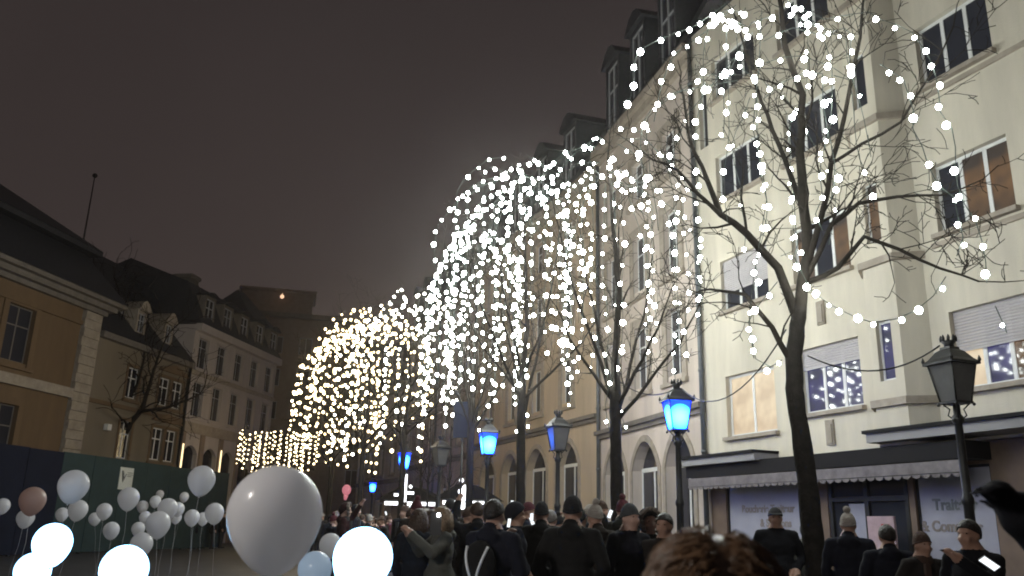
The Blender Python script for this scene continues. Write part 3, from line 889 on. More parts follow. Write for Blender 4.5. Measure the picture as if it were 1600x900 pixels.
limb(mb, [rel(1262, 430, TY), rel(1300, 350, TY - .5), rel(1340, 318, TY - .8), rel(1400, 308, TY - 1.1), rel(1470, 305, TY - 1.3)], 0.0396, 0.0144, keep1, 8, 3, .85)
limb(mb, [rel(1264, 440, TY), rel(1310, 420, TY - .4), rel(1350, 370, TY - .7), rel(1405, 392, TY - .9), rel(1470, 420, TY - 1.2), rel(1530, 440, TY - 1.3)], 0.0396, 0.0120, keep1, 9, 3, .8)
limb(mb, [rel(1258, 330, TY), rel(1225, 250, TY + .4), rel(1200, 180, TY + .8), rel(1175, 120, TY + 1.2), rel(1150, 30, TY + 1.4)], 0.0432, 0.0160, keep1, 9, 3, .9)
limb(mb, [rel(1300, 255, TY - .5), rel(1345, 225, TY - .9), rel(1410, 190, TY - 1.2), rel(1450, 120, TY - 1.5), rel(1490, 40, TY - 1.7)], 0.0252, 0.0096, keep1, 7, 3, .8)
mb.build('crown', M['twig'], t1)

def plain_tree(base, label, H, Rr, fork, seed, r=.15, maxlevel=3, limbs=8, group='bare street trees wrapped in lights', lean=(0, 0)):
    random.seed(seed)
    t = empty('street_tree', base, 0, label, 'tree', group)
    lx, ly = lean
    trunk_mesh([(0, 0, 0), (.02 + lx * .3, 0, fork * .45), (lx * .7, .02, fork * .8), (lx, ly, fork), (lx, ly, fork + .9)], [r * 1.25, r, r * .92, r * .95, r * .7], t)
    mb = MB(); keep = []
    for k in range(limbs):
        a = 2 * math.pi * (k + random.uniform(-.25, .25)) / limbs
        z0 = fork + random.uniform(-.5, .8)
        rr = Rr * random.uniform(.55, .95)
        top = H * random.uniform(.72, .97) if k % 3 else H * .62
        c, s = math.cos(a), math.sin(a)
        limb(mb, [(lx, ly, z0), (lx + c * rr * .35, ly + s * rr * .35, z0 + (top - z0) * .3), (lx + c * rr * .75, ly + s * rr * .75, z0 + (top - z0) * .65), (lx + c * rr, ly + s * rr, top)],
             r * .36, .012, keep, 5, maxlevel, Rr * .42)
    limb(mb, [(lx, ly, fork + .8), (lx + .1, ly, fork + 2), (lx - .1, ly + .1, H * .95)], r * .65, .02, keep, 7, maxlevel, Rr * .42)
    mb.build('crown', M['twig'], t)
    return t

TREES = [(963, 15.6, 9.2, 1.9, 3.7, 'bare tree with white bulbs behind the first blue lantern', 31),
         (812, 20.2, 10.7, 2.3, 4.2, 'bare tree with dense white strings before the ochre house', 32),
         (732, 24.6, 10.5, 1.65, 4.2, 'slim bare tree with dense white strings by the dark banner', 33),
         (626, 30.2, 9.6, 2.6, 4.2, 'bare tree under white strings next to the small lit cross', 34),
         (562, 34.0, 10.2, 2.8, 4.0, 'bare tree wrapped in warm white strings, farthest of the row but one', 35),
         (514, 37.5, 10.2, 2.2, 4.0, 'bare tree wrapped in warm white strings at the end of the row', 36)]
tree_pos = [base1]
for (px, Y, H, Rr, fork, lab, sd) in TREES:
    p = at(px, 780, Y)
    plain_tree((p.x, Y, 0), lab, H, Rr, fork, sd, r=.115, maxlevel=3 if Y < 26 else 2, limbs=7)
    tree_pos.append(Vector((p.x, Y, 0)))
# dark leafless tree in front of the beige house (two stems)
random.seed(50)
MINR = .013
p = at(178, 705, 44); bt = Vector((p.x, 44, 0))
tl = empty('street_tree', bt, 0, 'dark bare tree with twin stems behind the green hoarding', 'tree')
def rl(x, y, Y=44): return at(x, y, Y) - bt
trunk_mesh([(0, 0, 0), rl(176, 706), rl(184, 650), rl(190, 600), rl(193, 560)], [.3, .27, .24, .2, .16], tl)
mb = MB(); kp = []
limb(mb, [rl(180, 706), rl(205, 660), rl(222, 640), rl(240, 580), rl(252, 545)], .17, .05, kp, 10, 2, 3.2)
limb(mb, [rl(222, 643), rl(262, 637), rl(300, 622)], .09, .04, kp, 6, 2, 2.6)
limb(mb, [rl(190, 600), rl(170, 570), rl(140, 540), rl(115, 525)], .10, .04, kp, 8, 2, 3.0)
limb(mb, [rl(193, 560), rl(198, 535), rl(190, 505), rl(185, 480)], .12, .04, kp, 9, 2, 3.2)
limb(mb, [rl(192, 640), rl(215, 600), rl(225, 560), rl(228, 520)], .09, .03, kp, 8, 2, 2.4)
mb.build('crown', M['twig'], tl)
MINR = .0052
# young thin trees and poles by the ochre and grey houses
for (px, Y, h, sd) in ((667, 34, 7.0, 71), (655, 38, 6.5, 72), (700, 33, 6.5, 73)):
    random.seed(sd)
    p = at(px, 780, Y)
    t = empty('young_tree', (p.x, Y, 0), 0, 'thin leafless young tree against the grey rose house', 'tree', 'young trees by the grey house')
    trunk_mesh([(0, 0, 0), (.03, 0, h * .5), (0, .04, h * .8)], [.06, .045, .03], t)
    mb = MB(); kp = []
    for k in range(7): grow(mb, Vector((.02, 0, h * random.uniform(.35, .8))), Vector((random.uniform(-1, 1), random.uniform(-1, 1), 1.0)), h * .22, .02, 1, 2, kp)
    mb.build('crown', M['twig'], t)

# ------------------------------------------------------------------ light strings
_bulbs = {}
def bulb_mesh(r, key):
    k = (r, key)
    if k not in _bulbs:
        b = MB(); b.ball((0, 0, 0), (r, r, r * 1.08), 6)
        me = b.mesh('bulb'); me.materials.append(M[key]); _bulbs[k] = me
    return _bulbs[k]
bulb_total = 0
def light_string(pts, spacing, r, key, label, group, skip=0.06, cable=True, sag=True):
    global bulb_total
    pts = [Vector(p) for p in pts]
    root = empty('light_string', pts[0], 0, label, 'string lights', group)
    b0 = pts[0]
    seg = [(pts[i+1] - pts[i]).length for i in range(len(pts) - 1)]
    L = sum(seg)
    def point(s):
        for i, l in enumerate(seg):
            if s <= l or i == len(seg) - 1: return pts[i].lerp(pts[i+1], min(1, s / max(l, 1e-6)))
            s -= l
    n = max(6, int(L / .25))
    if cable:
        c = MB(); c.tube([point(L * i / n) - b0 for i in range(n + 1)], .006, 4, cap=False); c.build('cable', M['cable_green'], root)
    mes = [bulb_mesh(round(r * q, 4), key) for q in (.65, .85, 1.0, 1.12, 1.4)]
    s = random.uniform(.05, spacing)
    while s < L:
        if random.random() > skip:
            q = point(s) - b0 + Vector((random.uniform(-.03, .03), random.uniform(-.03, .03), -r * .9))
            o = bpy.data.objects.new('bulb', random.choice(mes)); C.objects.link(o); o.parent = root; o.location = q
            bulb_total += 1
        s += spacing * random.uniform(.8, 1.2)
    return root

def fountain(base, H, Rr, n, low, spacing, r, key, label, group, seed, inner=.25, skew=(0, 0), skip=.08, arc=(0, 2 * math.pi)):
    """strings that start at the crown top, arch over the crown and hang down"""
    random.seed(seed)
    for k in range(n):
        a = arc[0] + (arc[1] - arc[0]) * (k + random.uniform(-.3, .3)) / n
        rr = Rr * math.sqrt(random.uniform(inner, 1.12))
        c, s = math.cos(a), math.sin(a)
        top = H * random.uniform(.88, 1.03)
        zr = lambda q: top - (top - low) * .34 * (q / Rr) ** 2.2
        pts = []
        for q in (.15, .45, .75, 1.0):
            pts.append(base + Vector((skew[0] + c * rr * q, skew[1] + s * rr * q, zr(rr * q) + random.uniform(-.12, .12))))
        zl = low + (pts[-1].z - low) * random.uniform(0, .5)
        zz = pts[-1].z
        drift = Vector((random.uniform(-.15, .15), random.uniform(-.15, .15), 0))
        m_ = 5
        for i in range(1, m_ + 1):
            pts.append(pts[3] + drift * (i / m_) + Vector((random.uniform(-.06, .06), random.uniform(-.06, .06), (zl - zz) * i / m_)))
        light_string(pts, spacing, r, key, label, group, skip)

random.seed(90)
G1 = 'strings in the tree by the awning shop'
L1 = 'string of round white bulbs hung in the forked tree by the awning shop'
S1 = [
    [(1135, 5, 10.9), (1085, 42, 10.6), (1045, 55, 10.3), (1000, 76, 10.0), (989, 100, 9.9), (990, 135, 9.9), (978, 172, 9.9)],
    [(1130, 20, 11.3), (1105, 40, 11.5), (1098, 92, 11.6), (1100, 128, 11.6), (1095, 160, 11.6), (1087, 198, 11.6), (1086, 260, 11.6), (1094, 300, 11.6)],
    [(1150, 8, 10.7), (1090, 60, 10.2), (1055, 80, 10.0), (1036, 122, 9.9), (1028, 156, 9.9), (1022, 190, 9.9)],
    [(1165, 12, 12), (1150, 60, 12.1), (1157, 110, 12.2), (1185, 125, 12.2), (1183, 158, 12.2), (1182, 190, 12.2), (1188, 270, 12.2), (1200, 322, 12.2), (1195, 360, 12.2), (1180, 410, 12.2), (1184, 440, 12.2)],
    [(1190, 15, 10.4), (1186, 100, 9.9), (1175, 215, 9.8), (1190, 240, 9.8), (1188, 268, 9.8), (1200, 300, 9.8), (1178, 430, 9.8), (1170, 500, 9.8), (1178, 560, 9.8)],
    [(1230, 20, 11.8), (1262, 45, 12.2), (1262, 115, 12.4), (1258, 150, 12.4), (1232, 195, 12.4), (1240, 370, 12.4), (1238, 400, 12.4), (1220, 400, 12.4)],
    [(1240, 10, 10.2), (1280, 40, 9.7), (1300, 100, 9.6), (1300, 170, 9.6), (1296, 205, 9.6), (1278, 265, 9.6), (1288, 300, 9.6), (1270, 345, 9.6), (1285, 360, 9.6)],
    [(1250, 30, 10.8), (1300, 52, 10.2), (1330, 40, 9.9), (1326, 130, 9.7), (1303, 118, 9.7)],
    [(1225, 0, 10.9), (1285, 30, 10.3), (1356, 18, 9.7), (1384, 35, 9.5), (1420, 43, 9.4), (1436, 66, 9.3), (1455, 95, 9.2), (1462, 118, 9.2), (1468, 155, 9.2), (1470, 178, 9.2), (1494, 210, 9.2), (1492, 240, 9.2), (1494, 276, 9.2), (1500, 310, 9.2), (1521, 336, 9.2), (1533, 370, 9.2), (1540, 405, 9.2), (1542, 442, 9.2)],
    [(1375, 100, 9.6), (1412, 124, 9.3), (1428, 176, 9.2), (1426, 204, 9.2), (1443, 232, 9.2), (1450, 258, 9.2), (1461, 284, 9.2), (1490, 308, 9.2), (1505, 372, 9.2), (1495, 400, 9.2)],
    [(1268, 452, 10.9), (1290, 472, 10.3), (1326, 491, 9.8), (1362, 504, 9.6), (1402, 498, 9.5), (1434, 484, 9.5), (1460, 461, 9.4), (1478, 432, 9.3)],
    [(1215, 440, 10.8), (1168, 498, 10.6), (1175, 530, 10.5), (1180, 560, 10.4), (1198, 577, 10.4), (1222, 562, 10.6)],
    [(1240, 300, 10.8), (1244, 372, 10.8), (1250, 395, 10.7), (1240, 400, 10.7), (1268, 455, 10.7)],
    [(1210, 25, 9.4), (1175, 33, 9.2), (1150, 90, 9.1), (1130, 130, 9.1), (1132, 190, 9.1), (1130, 215, 9.1)],
    [(1555, 478, 9.2), (1572, 515, 9.2), (1573, 520, 9.2)],
]
own = {10: 'bulb string looping in a shallow swag below the right limbs of the forked tree', 11: 'bulb string draped around the low left fork of the tree by the shop', 14: 'very short bulb string hanging free above the unlit near lantern', 8: 'longest bulb string, trailing down past the amber lit window'}
for i_, s in enumerate(S1): light_string([at(*q) for q in s], .30, .0305, 'bulb_cool', own.get(i_, L1), G1, .12)
top1 = Vector((base1.x - .5, TY, 0))
fountain(Vector((base1.x - .45, TY + .2, 0)), 8.55, 2.05, 9, 5.2, .38, .0305, 'bulb_cool', L1, G1, 91, inner=.3, skip=.25)
light_string([at(1165, 40, 10), at(1140, 30, 10.2), at(1120, 25, 10.5), at(1110, 40, 10.8), at(1130, 15, 11.2), at(1165, 20, 11.6)], .12, .0305, 'bulb_cool', L1, G1, .1)
spec = [(0, 20, 4.2, .36, .033, 'bulb_cool', 'string of white bulbs on the bare tree behind the first blue lantern', (-.15, 0)),
        (1, 27, 4.1, .37, .037, 'bulb_cool', 'string of white bulbs on the bare tree before the ochre house', (-.3, 0)),
        (2, 21, 3.9, .38, .041, 'bulb_cool', 'string of white bulbs on the slim tree by the dark banner', (0, 0)),
        (3, 20, 3.4, .44, .045, 'bulb_mid', 'string of white bulbs on the tree next to the small lit cross', (-.2, 0)),
        (4, 28, 3.4, .45, .051, 'bulb_warm', 'string of warm white bulbs in the broad tree near the end of the row', (0, 0)),
        (5, 26, 3.4, .46, .053, 'bulb_warm', 'string of warm white bulbs in the tree at the end of the row', (0, 0))]
for (i, n, low, sp, r, key, lab, sk) in spec:
    px, Y, H, Rr, fork, _l, sd = TREES[i]
    fountain(tree_pos[i + 1], H, Rr, n, low, sp, r, key, lab, lab.replace('string of ', 'strings of '), sd + 100, inner=.18 if i > 2 else .25, skew=sk, skip=.10)
    # bulbs wound around trunk and fork
    b = tree_pos[i + 1]
    if i < 2:
        for w in range(2):
            light_string([b + Vector((.2 * math.cos(w * 2 + q), .2 * math.sin(w * 2 + q), fork * (.86 + .12 * q))) for q in range(5)], .38, r, key, lab, lab.replace('string of ', 'strings of '), .15)

# clipped box tree wrapped in a curtain of warm lights
p = at(383, 760, 50); bx = Vector((p.x, 50, 0))
bxt = empty('box_tree', bx, 0, 'small box clipped tree curtained in warm lights near the limestone house', 'tree')
random.seed(60)
trunk_mesh([(0, 0, 0), (0, 0, 2.5), (0, 0, 4.3)], [.13, .11, .09], bxt)
mb = MB(); kp = []
for k in range(10): grow(mb, Vector((random.uniform(0, 3.6), random.uniform(-.4, .4), 4.2)), Vector((random.uniform(-.4, .4), random.uniform(-.4, .4), 1)), 1.5, .03, 1, 2, kp)
mb.tube([(0, 0, 4.0), (1.8, 0, 4.3), (4.0, 0, 4.4)], .06, 6)
mb.build('crown', M['twig'], bxt)
for k in range(34):
    x = -.55 + 4.55 * k / 33 + random.uniform(-.05, .05); y = random.uniform(-.7, .7)
    z1 = 6.55 + random.uniform(-.1, .12); z0 = 4.25 + random.uniform(-.15, .5)
    light_string([bx + Vector((x, y, z1)), bx + Vector((x + random.uniform(-.06, .06), y, (z0 + z1) / 2)), bx + Vector((x, y, z0))], .26, .040, 'bulb_warm',
                 'string in the curtain of warm lights on the box clipped tree', 'curtain strings on the box tree', .08)
# straight cables slung between tree and lanterns
def slung(a, b, sag, label, r=.011):
    n = 14
    pts = [a.lerp(b, i / n) - Vector((0, 0, sag * 4 * (i / n) * (1 - i / n))) for i in range(n + 1)]
    mb = MB(); mb.tube([q - a for q in pts], r, 6, cap=False)
    tag(mb.build('power_cable', M['cable'], None, a), label, 'cable', 'cables slung along the trees')
slung(at(1468, 540, 11.6), at(1262, 556, 11), .28, 'black cable slung from the unlit near lantern to the forked tree')
slung(at(1228, 515, 11), at(1066, 608, 16.4), .55, 'black cable slung from the forked tree to the blue lantern')
slung(at(1050, 610, 16.4), at(963, 592, 15.6), .18, 'black cable slung from the blue lantern to the second tree')

# ------------------------------------------------------------------ street lanterns
_lamp_cache = {}
def lantern(p, label, lit=False, rot=0.0, top=4.4, group=None, glass=None):
    o = empty('street_lamp', p, rot, label, 'street lamp', group)
    sc = top / 4.4
    key = ('post', round(sc, 3))
    def cached(nm, fn, mk):
        k = (nm, round(sc, 3), mk)
        if k not in _lamp_cache:
            b = MB(); fn(b)
            b.v = [(x * sc, y * sc, z * sc) for x, y, z in b.v]
            me = b.mesh(nm); me.materials.append(M[mk]); _lamp_cache[k] = me
        return link(nm, _lamp_cache[k], M[mk], o)
    def post(b):
        b.lathe([(.19, 0), (.19, .12), (.15, .16), (.13, .75), (.155, .8), (.10, .88), (.075, 1.0), (.068, 1.9), (.085, 1.94), (.085, 2.0), (.062, 2.05), (.055, 3.05), (.085, 3.10), (.085, 3.15), (.05, 3.2), (.05, 3.34)], 14)
    cached('post', post, 'dark_metal')
    def bracket(b):
        for k in range(4):
            a = math.pi / 2 * k + math.pi / 4
            c, s = math.cos(a), math.sin(a)
            b.tube([(c * .05, s * .05, 3.12), (c * .12, s * .12, 3.18), (c * .09, s * .09, 3.27), (c * .19, s * .19, 3.365)], .012, 5)
    cached('scroll_bracket', bracket, 'dark_metal')
    zb, zt = 3.38, 3.93
    h0, h1 = .145, .225
    def body(b):
        b.box(-h0 - .02, h0 + .02, -h0 - .02, h0 + .02, zb - .03, zb)
        for sx in (-1, 1):
            for sy in (-1, 1):
                b.tube([(sx * h0, sy * h0, zb), (sx * h1, sy * h1, zt)], .013, 5)
                b.lathe([(.012, 0), (.028, .03), (.02, .06), (.004, .10)], 6, (sx * (h1 + .04), sy * (h1 + .04), zt + .03))
                b.ball((sx * (h0 + .02), sy * (h0 + .02), zb - .04), .025, 6)
    fr = cached('lantern_frame', body, 'dark_metal')
    def roof(b):
        s2 = math.sqrt(2)
        b.lathe([((h1 + .05) * s2, zt), ((h1 + .05) * s2, zt + .035), ((h1 - .01) * s2, zt + .09), (.14 * s2, zt + .20), (.095 * s2, zt + .235), (.09 * s2, zt + .27)], 4, square=True)
        b.lathe([(.075, zt + .27), (.07, zt + .31), (.105, zt + .36), (.10, zt + .365), (.07, zt + .36)], 12)
        for k in range(8):
            a = 2 * math.pi * k / 8
            b.lathe([(.022, 0), (.026, .05), (.005, .10)], 5, (.098 * math.cos(a), .098 * math.sin(a), zt + .355))
    cached('lantern_roof', roof, 'dark_metal')
    mk = glass or ('lamp_blue' if lit else 'lamp_glass')
    for k in range(4):
        def pane(b, k=k):
            a, c_ = h0 - .012, h1 - .012
            q = [(-a, -h0 + .004, zb + .004), (a, -h0 + .004, zb + .004), (c_, -h1 + .004, zt - .006), (-c_, -h1 + .004, zt - .006)]
            an = k * math.pi / 2
            q = [(x * math.cos(an) - y * math.sin(an), x * math.sin(an) + y * math.cos(an), z) for x, y, z in q]
            b.quad(*q)
        cached('glass_pane%s' % k, pane, mk).name = 'glass_pane'
    return o
def lamp_at(px, Y, *a, **k):
    p = at(px, 780, Y); return lantern((p.x, Y, 0), *a, **k)
GB = 'lanterns glowing blue'
lamp_at(1512, 12.2, 'unlit ornate black lantern on a post beside the shop, crown on top', False, R(45) + math.atan2(-6, 12))
lamp_at(1062, 16.6, 'lantern glowing blue in front of the pinkish house arches', True, R(8), group=GB)
lamp_at(871, 21.6, 'unlit black lantern in front of the ochre house arches', False, R(20))
lamp_at(760, 23.6, 'lantern glowing blue between two bare trees by the ochre house', True, R(12), group=GB)
lamp_at(685, 28.5, 'unlit black lantern against the grey rose house', False, R(30))
lamp_at(628, 31.0, 'lantern glowing blue above the small lit cross', True, R(10), group=GB)
lamp_at(581, 55.0, 'small lantern glowing blue far down the street', True, R(10), group=GB)
lb = lantern((-4.0, 1.2, 0), 'lantern with bright warm white glass standing free on the open square', False, R(20), glass='lamp_white')
# sodium street lamp outside the frame that lights the mansion front
sl = empty('street_lamp', (-27.5, 33.0, 0), 0, 'tall mast lamp with orange sodium head across from the mansion', 'street lamp')
b = MB(); b.tube([(0, 0, 0), (0, 0, 9.2), (-.3, .5, 9.6), (-.6, 1.2, 9.65)], [.11, .07, .06, .05], 10); b.build('mast', M['dark_metal'], sl)
b = MB(); b.box(-.85, -.4, 1.0, 1.7, 9.60, 9.72); b.build('lamp_head', M['dark_metal'], sl)
b = MB(); b.box(-.82, -.43, 1.03, 1.67, 9.53, 9.597); b.build('lamp_glass', M['sodium'], sl)
pl = bpy.data.lights.new('sodium_light', 'POINT'); pl.energy = 350; pl.color = (1, .58, .24); pl.shadow_soft_size = .3
po = bpy.data.objects.new('sodium_light', pl); C.objects.link(po); po.parent = sl; po.location = (-.62, 1.35, 9.3)

# ------------------------------------------------------------------ small street things far down
p = at(723, 660, 27)
bn = empty('banner_box', (p.x, 27, 0), R(-10), 'dark blue rectangular board on a thin pole above the crowd', 'board')
z0, z1 = at(723, 684, 27).z, at(723, 628, 27).z
b = MB(); b.box(-.3, .3, -.05, .05, z0, z1); b.build('board', M['hoard_navy'], bn)
b = MB(); b.box(.301, .34, -.06, .06, z0, z1); b.build('edge_strip', M['frame_grey'], bn)
b = MB(); b.tube([(0, .08, 0), (0, .08, z1)], .04, 8); b.build('pole', M['dark_metal'], bn)
def stall(px, Y, w, label, lz=2.9):
    p = at(px, 780, Y)
    o = empty('market_stall', (p.x, Y, 0), R(-8), label, 'stall')
    b = MB(); b.box(-w/2, w/2, 0, 1.6, .0, 1.0); b.build('counter', M['shop_brown'], o)
    for sx in (-1, 1):
        b = MB(); b.box(sx * (w/2 - .05) - .04, sx * (w/2 - .05) + .04, .02, .1, 1.0, 2.5); b.build('post', M['shop_brown'], o)
    b = MB(); b.prism([(-w/2 - .25, 2.5), (w/2 + .25, 2.5), (w/2 * .3, 3.1), (-w/2 * .3, 3.1)], -.3, 1.9); b.build('roof', M['awning_dark'], o)
    b = MB(); b.box(-w/2 + .1, w/2 - .1, .06, .12, 2.28, 2.44); b.build('light_bar', M['stall_light'], o)
    b = MB(); b.box(-w/2, w/2, 1.55, 1.6, 1.0, 2.5); b.build('back_panel', M['shop_brown'], o)
    return o
stall(640, 40, 2.6, 'small market stall with white lit roof under the cross')
stall(728, 36, 2.2, 'narrow market stall with bright white light bar')
p = at(633, 768, 33)
cr = empty('light_cross', (p.x, 33, p.z - .6), R(-5), 'small glowing white cross shaped light ornament on a thin pole', 'light ornament')
b = MB(); b.box(-.05, .05, -.03, .03, 0, 1.25); b.box(-.42, -.051, -.03, .03, .42, .52); b.box(.051, .34, -.03, .03, .5, .6)
for k in range(7): b.ball((random.uniform(-.25, .25), random.uniform(-.04, .04), random.uniform(.1, .9)), .06, 6)
b.build('lit_tubes', M['stall_light'], cr)
b = MB(); b.tube([(0, .06, -(p.z - .6)), (0, .06, .3)], .025, 6); b.build('pole', M['dark_metal'], cr)
p = at(726, 768, 30)
cl = empty('light_cluster', (p.x, 30, p.z - .3), 0, 'cluster of glowing white globes on a pole beside the slim tree', 'light ornament')
b = MB()
for (x, z) in ((-.1, 0), (.1, .05), (0, .22), (-.12, .3), (.13, .28), (.02, .42), (-.06, -.2), (.08, -.15)): b.ball((x, 0, z), .11, 6)
b.build('globes', M['stall_light'], cl)
b = MB(); b.ball((-.13, 0, .68), .08, 6); b.ball((.13, 0, .68), .08, 6); b.build('upper_globes', M['stall_light'], cl)
b = MB(); b.tube([(0, .1, -(p.z - .3)), (0, .1, .7)], .03, 6); b.build('pole', M['dark_metal'], cl)
p = at(541, 772, 42)
ns = empty('neon_sign', (p.x, 42, p.z), 0, 'small pink lit sign above the far crowd', 'sign')
b = MB(); b.ball((0, 0, .2), (.22, .06, .26), 8); b.tube([(0, 0, -.05), (-.04, 0, -.28)], [.12, .06], 8); b.build('lit_globe', M['stall_red'], ns)
b = MB(); b.tube([(0, .15, -p.z), (0, .15, .4)], .03, 6); b.build('pole', M['dark_metal'], ns)
p = at(341, 775, 47)
gs = empty('shop_sign', (p.x, 47, p.z), R(9), 'small turquoise lit sign at the end of the hoarding', 'sign')
b = MB(); b.box(-.28, .28, -.05, .05, -.3, .45); b.build('lit_face', M['stall_green'], gs)
b = MB(); b.box(-.33, .33, .051, .12, -.35, .5); b.tube([(0, .16, -p.z), (0, .16, .3)], .04, 6); b.build('case', M['dark_metal'], gs)
p = at(313, 778, 46)
kk = empty('info_board', (p.x, 46, 0), R(9), 'small white lit board on a post behind the balloons', 'sign')
b = MB(); b.box(-.42, .42, -.03, .03, p.z - .12, p.z + .28); b.build('board', emit('pale_board_light', (1, .98, .95), .9), kk)
b = MB(); b.box(-.06, .06, -.02, .02, 0, p.z - .121); b.build('post', M['frame_white'], kk)

# ------------------------------------------------------------------ balloons
def translucent(name, col, glow=None, strength=0.0):
    mt = bpy.data.materials.new(name); mt.use_nodes = True
    nt = mt.node_tree; b = nt.nodes['Principled BSDF']; out = nt.nodes['Material Output']
    b.inputs['Base Color'].default_value = (*col, 1); b.inputs['Roughness'].default_value = 0.22
    tr = nt.nodes.new('ShaderNodeBsdfTranslucent'); tr.inputs['Color'].default_value = (*col, 1)
    mx = nt.nodes.new('ShaderNodeMixShader'); mx.inputs[0].default_value = 0.55
    nt.links.new(b.outputs[0], mx.inputs[1]); nt.links.new(tr.outputs[0], mx.inputs[2]); nt.links.new(mx.outputs[0], out.inputs['Surface'])
    if glow:
        b.inputs['Emission Color'].default_value = (*glow, 1); b.inputs['Emission Strength'].default_value = strength
    return mt
M['balloon'] = translucent('pearl_balloon', (0.86, 0.86, 0.88))
M['balloon_rose'] = translucent('rose_balloon', (0.62, 0.47, 0.42))
M['balloon_lit'] = translucent('lit_balloon', (0.85, 0.9, 0.95), (0.27, 0.62, 1.0), 9.0)
M['balloon_dim'] = translucent('faintly_lit_balloon', (0.6, 0.65, 0.7), (0.42, 0.62, 0.85), 0.32)
M['ribbon'] = mat('white_ribbon', (0.6, 0.6, 0.62), 0.5)
prof = []
for k in range(21):
    t = math.pi * k / 20
    rr = math.sin(t); z = -math.cos(t)
    if z < 0: rr *= 1 - .20 * (-z) ** 1.6; z *= 1.26
    prof.append((max(rr, .03) * .5, z * .5))
bb = MB(); bb.lathe(prof, 24); balloon_me = {}
kn = MB(); kn.lathe([(.02, -.63), (.035, -.665), (.012, -.62)], 8)
knot_me = kn.mesh('knot')
rb = MB(); rb.tube([(0, 0, -.63), (.05, .02, -1.6), (-.04, 0, -2.8), (.03, .03, -4.2), (0, 0, -5.4)], .006, 4); ribbon_me = rb.mesh('ribbon')
def balloon(x, y, w, key, label, group='white balloons floating over the dark square', tilt=0.0, dia=.30, Y=None):
    Y = Y or dia * 1352 / w
    p = at(x, y, Y)
    if key not in balloon_me: balloon_me[key] = bb.mesh('skin'); balloon_me[key].materials.append(M[key])
    o = empty('balloon', p, random.uniform(0, 6), label, 'balloon', group)
    o.rotation_euler = (random.uniform(-.12, .12), tilt, random.uniform(0, 6))
    o.scale = (dia, dia, dia * 1.02)
    link('skin', balloon_me[key], M[key], o)
    link('knot', knot_me, M['balloon'] if 'lit' not in key else M['ribbon'], o)
    link('ribbon', ribbon_me, M['ribbon'], o)
    return o
random.seed(12)
balloon(430, 803, 146, 'balloon', 'large grey white balloon close by with soft blurred edge', None, tilt=.05, dia=.31)
GL = 'balloons lit brightly from inside'
for (x, y, w, lb_) in ((82, 848, 57, 'brilliantly lit balloon, the upper of an overlapping lit pair'), (51, 892, 52, 'brilliantly lit balloon, the lower of an overlapping lit pair'), (194, 890, 71, 'brilliantly lit balloon standing alone before the pale ones'), (567, 872, 91, 'brilliantly lit balloon beside the faintly blue one')):
    balloon(x, y, w, 'balloon_lit', lb_, GL, tilt=random.uniform(-.1, .2))
for (x, y, w) in ((492, 889, 52),):
    balloon(x, y, w, 'balloon_dim', 'faintly blue lit balloon next to the brilliant one', None)
balloon(51, 781, 39, 'balloon_rose', 'orange tinted balloon above a small pale one', None)
for (x, y, w) in ((115, 758, 46), (40, 809, 26), (4, 790, 22), (122, 796, 29), (97, 803, 19), (148, 810, 18), (163, 798, 23), (174, 828, 24), (201, 778, 32),
                  (223, 791, 17), (243, 783, 17), (262, 794, 30), (247, 818, 37), (227, 808, 18), (221, 850, 34), (216, 826, 20), (278, 795, 20), (275, 808, 17),
                  (315, 749, 42), (300, 808, 23), (317, 810, 18), (335, 801, 29), (516, 851, 34), (250, 772, 12), (288, 776, 14)):
    lb_ = {(115, 758): 'pale balloon with bluish sheen, highest one over the navy panels', (315, 749): 'large pale balloon floating high by the end of the hoarding', (201, 778): 'pale balloon floating right under the square white sign',
           (247, 818): 'largest pale balloon of the tight cluster before the hoarding', (221, 850): 'pale balloon hanging lowest under the tight cluster', (516, 851): 'pale balloon half hidden by the brilliantly lit one beside the crowd',
           (40, 809): 'small pale balloon just below the orange tinted one', (335, 801): 'pale balloon next to the large grey one'}.get((x, y), 'small pale unlit balloon floating before the hoarding')
    balloon(x, y, w, 'balloon', lb_, tilt=random.uniform(-.12, .12))

# ------------------------------------------------------------------ people
class Body:
    """one continuous figure: overlapping tapered shapes fused by a voxel remesh"""
    def __init__(s): s.mb = MB(); s.skin = []; s.dark = []
    def cap(s, a, b, r0, r1, n=10):
        a, b = Vector(a), Vector(b)
        m_ = 4
        t = (b - a)
        s.mb.tube([a.lerp(b, i / m_) for i in range(m_ + 1)], [r0 + (r1 - r0) * i / m_ for i in range(m_ + 1)], n)
        s.mb.ball(a, r0, 7); s.mb.ball(b, r1, 7)
    def ell(s, c, r): s.mb.ball(c, r, 10)
def hand(B, w, d, side, curl=.5, up=Vector((0, 0, 1))):
    """palm with five fingers; w wrist, d pointing direction"""
    d = d.normalized()
    ax = d.cross(up)
    if ax.length < .1: ax = Vector((1, 0, 0))
    ax.normalize(); nn = ax.cross(d)
    c = w + d * .045
    B.cap(w, w + d * .085, .028, .034)
    for k, (o, l) in enumerate(((-.030, .060), (-.010, .075), (.010, .070), (.030, .054))):
        p0 = w + d * .085 + ax * o
        p1 = p0 + (d * (1 - curl * .4) - nn * curl * .5).normalized() * l * .55
        p2 = p1 + (d * (1 - curl) - nn * curl).normalized() * l * .5
        B.cap(p0, p1, .0105, .0095, 6); B.cap(p1, p2, .0095, .008, 6)
    p0 = w + d * .03 + ax * (.034 * side); p1 = p0 + (d * .6 + ax * side * .8).normalized() * .045
    B.cap(p0, p1, .014, .011, 6); B.cap(p1, p1 + d * .03, .011, .009, 6)
    s_c = w + d * .05
    B.skin.append((s_c, .125))
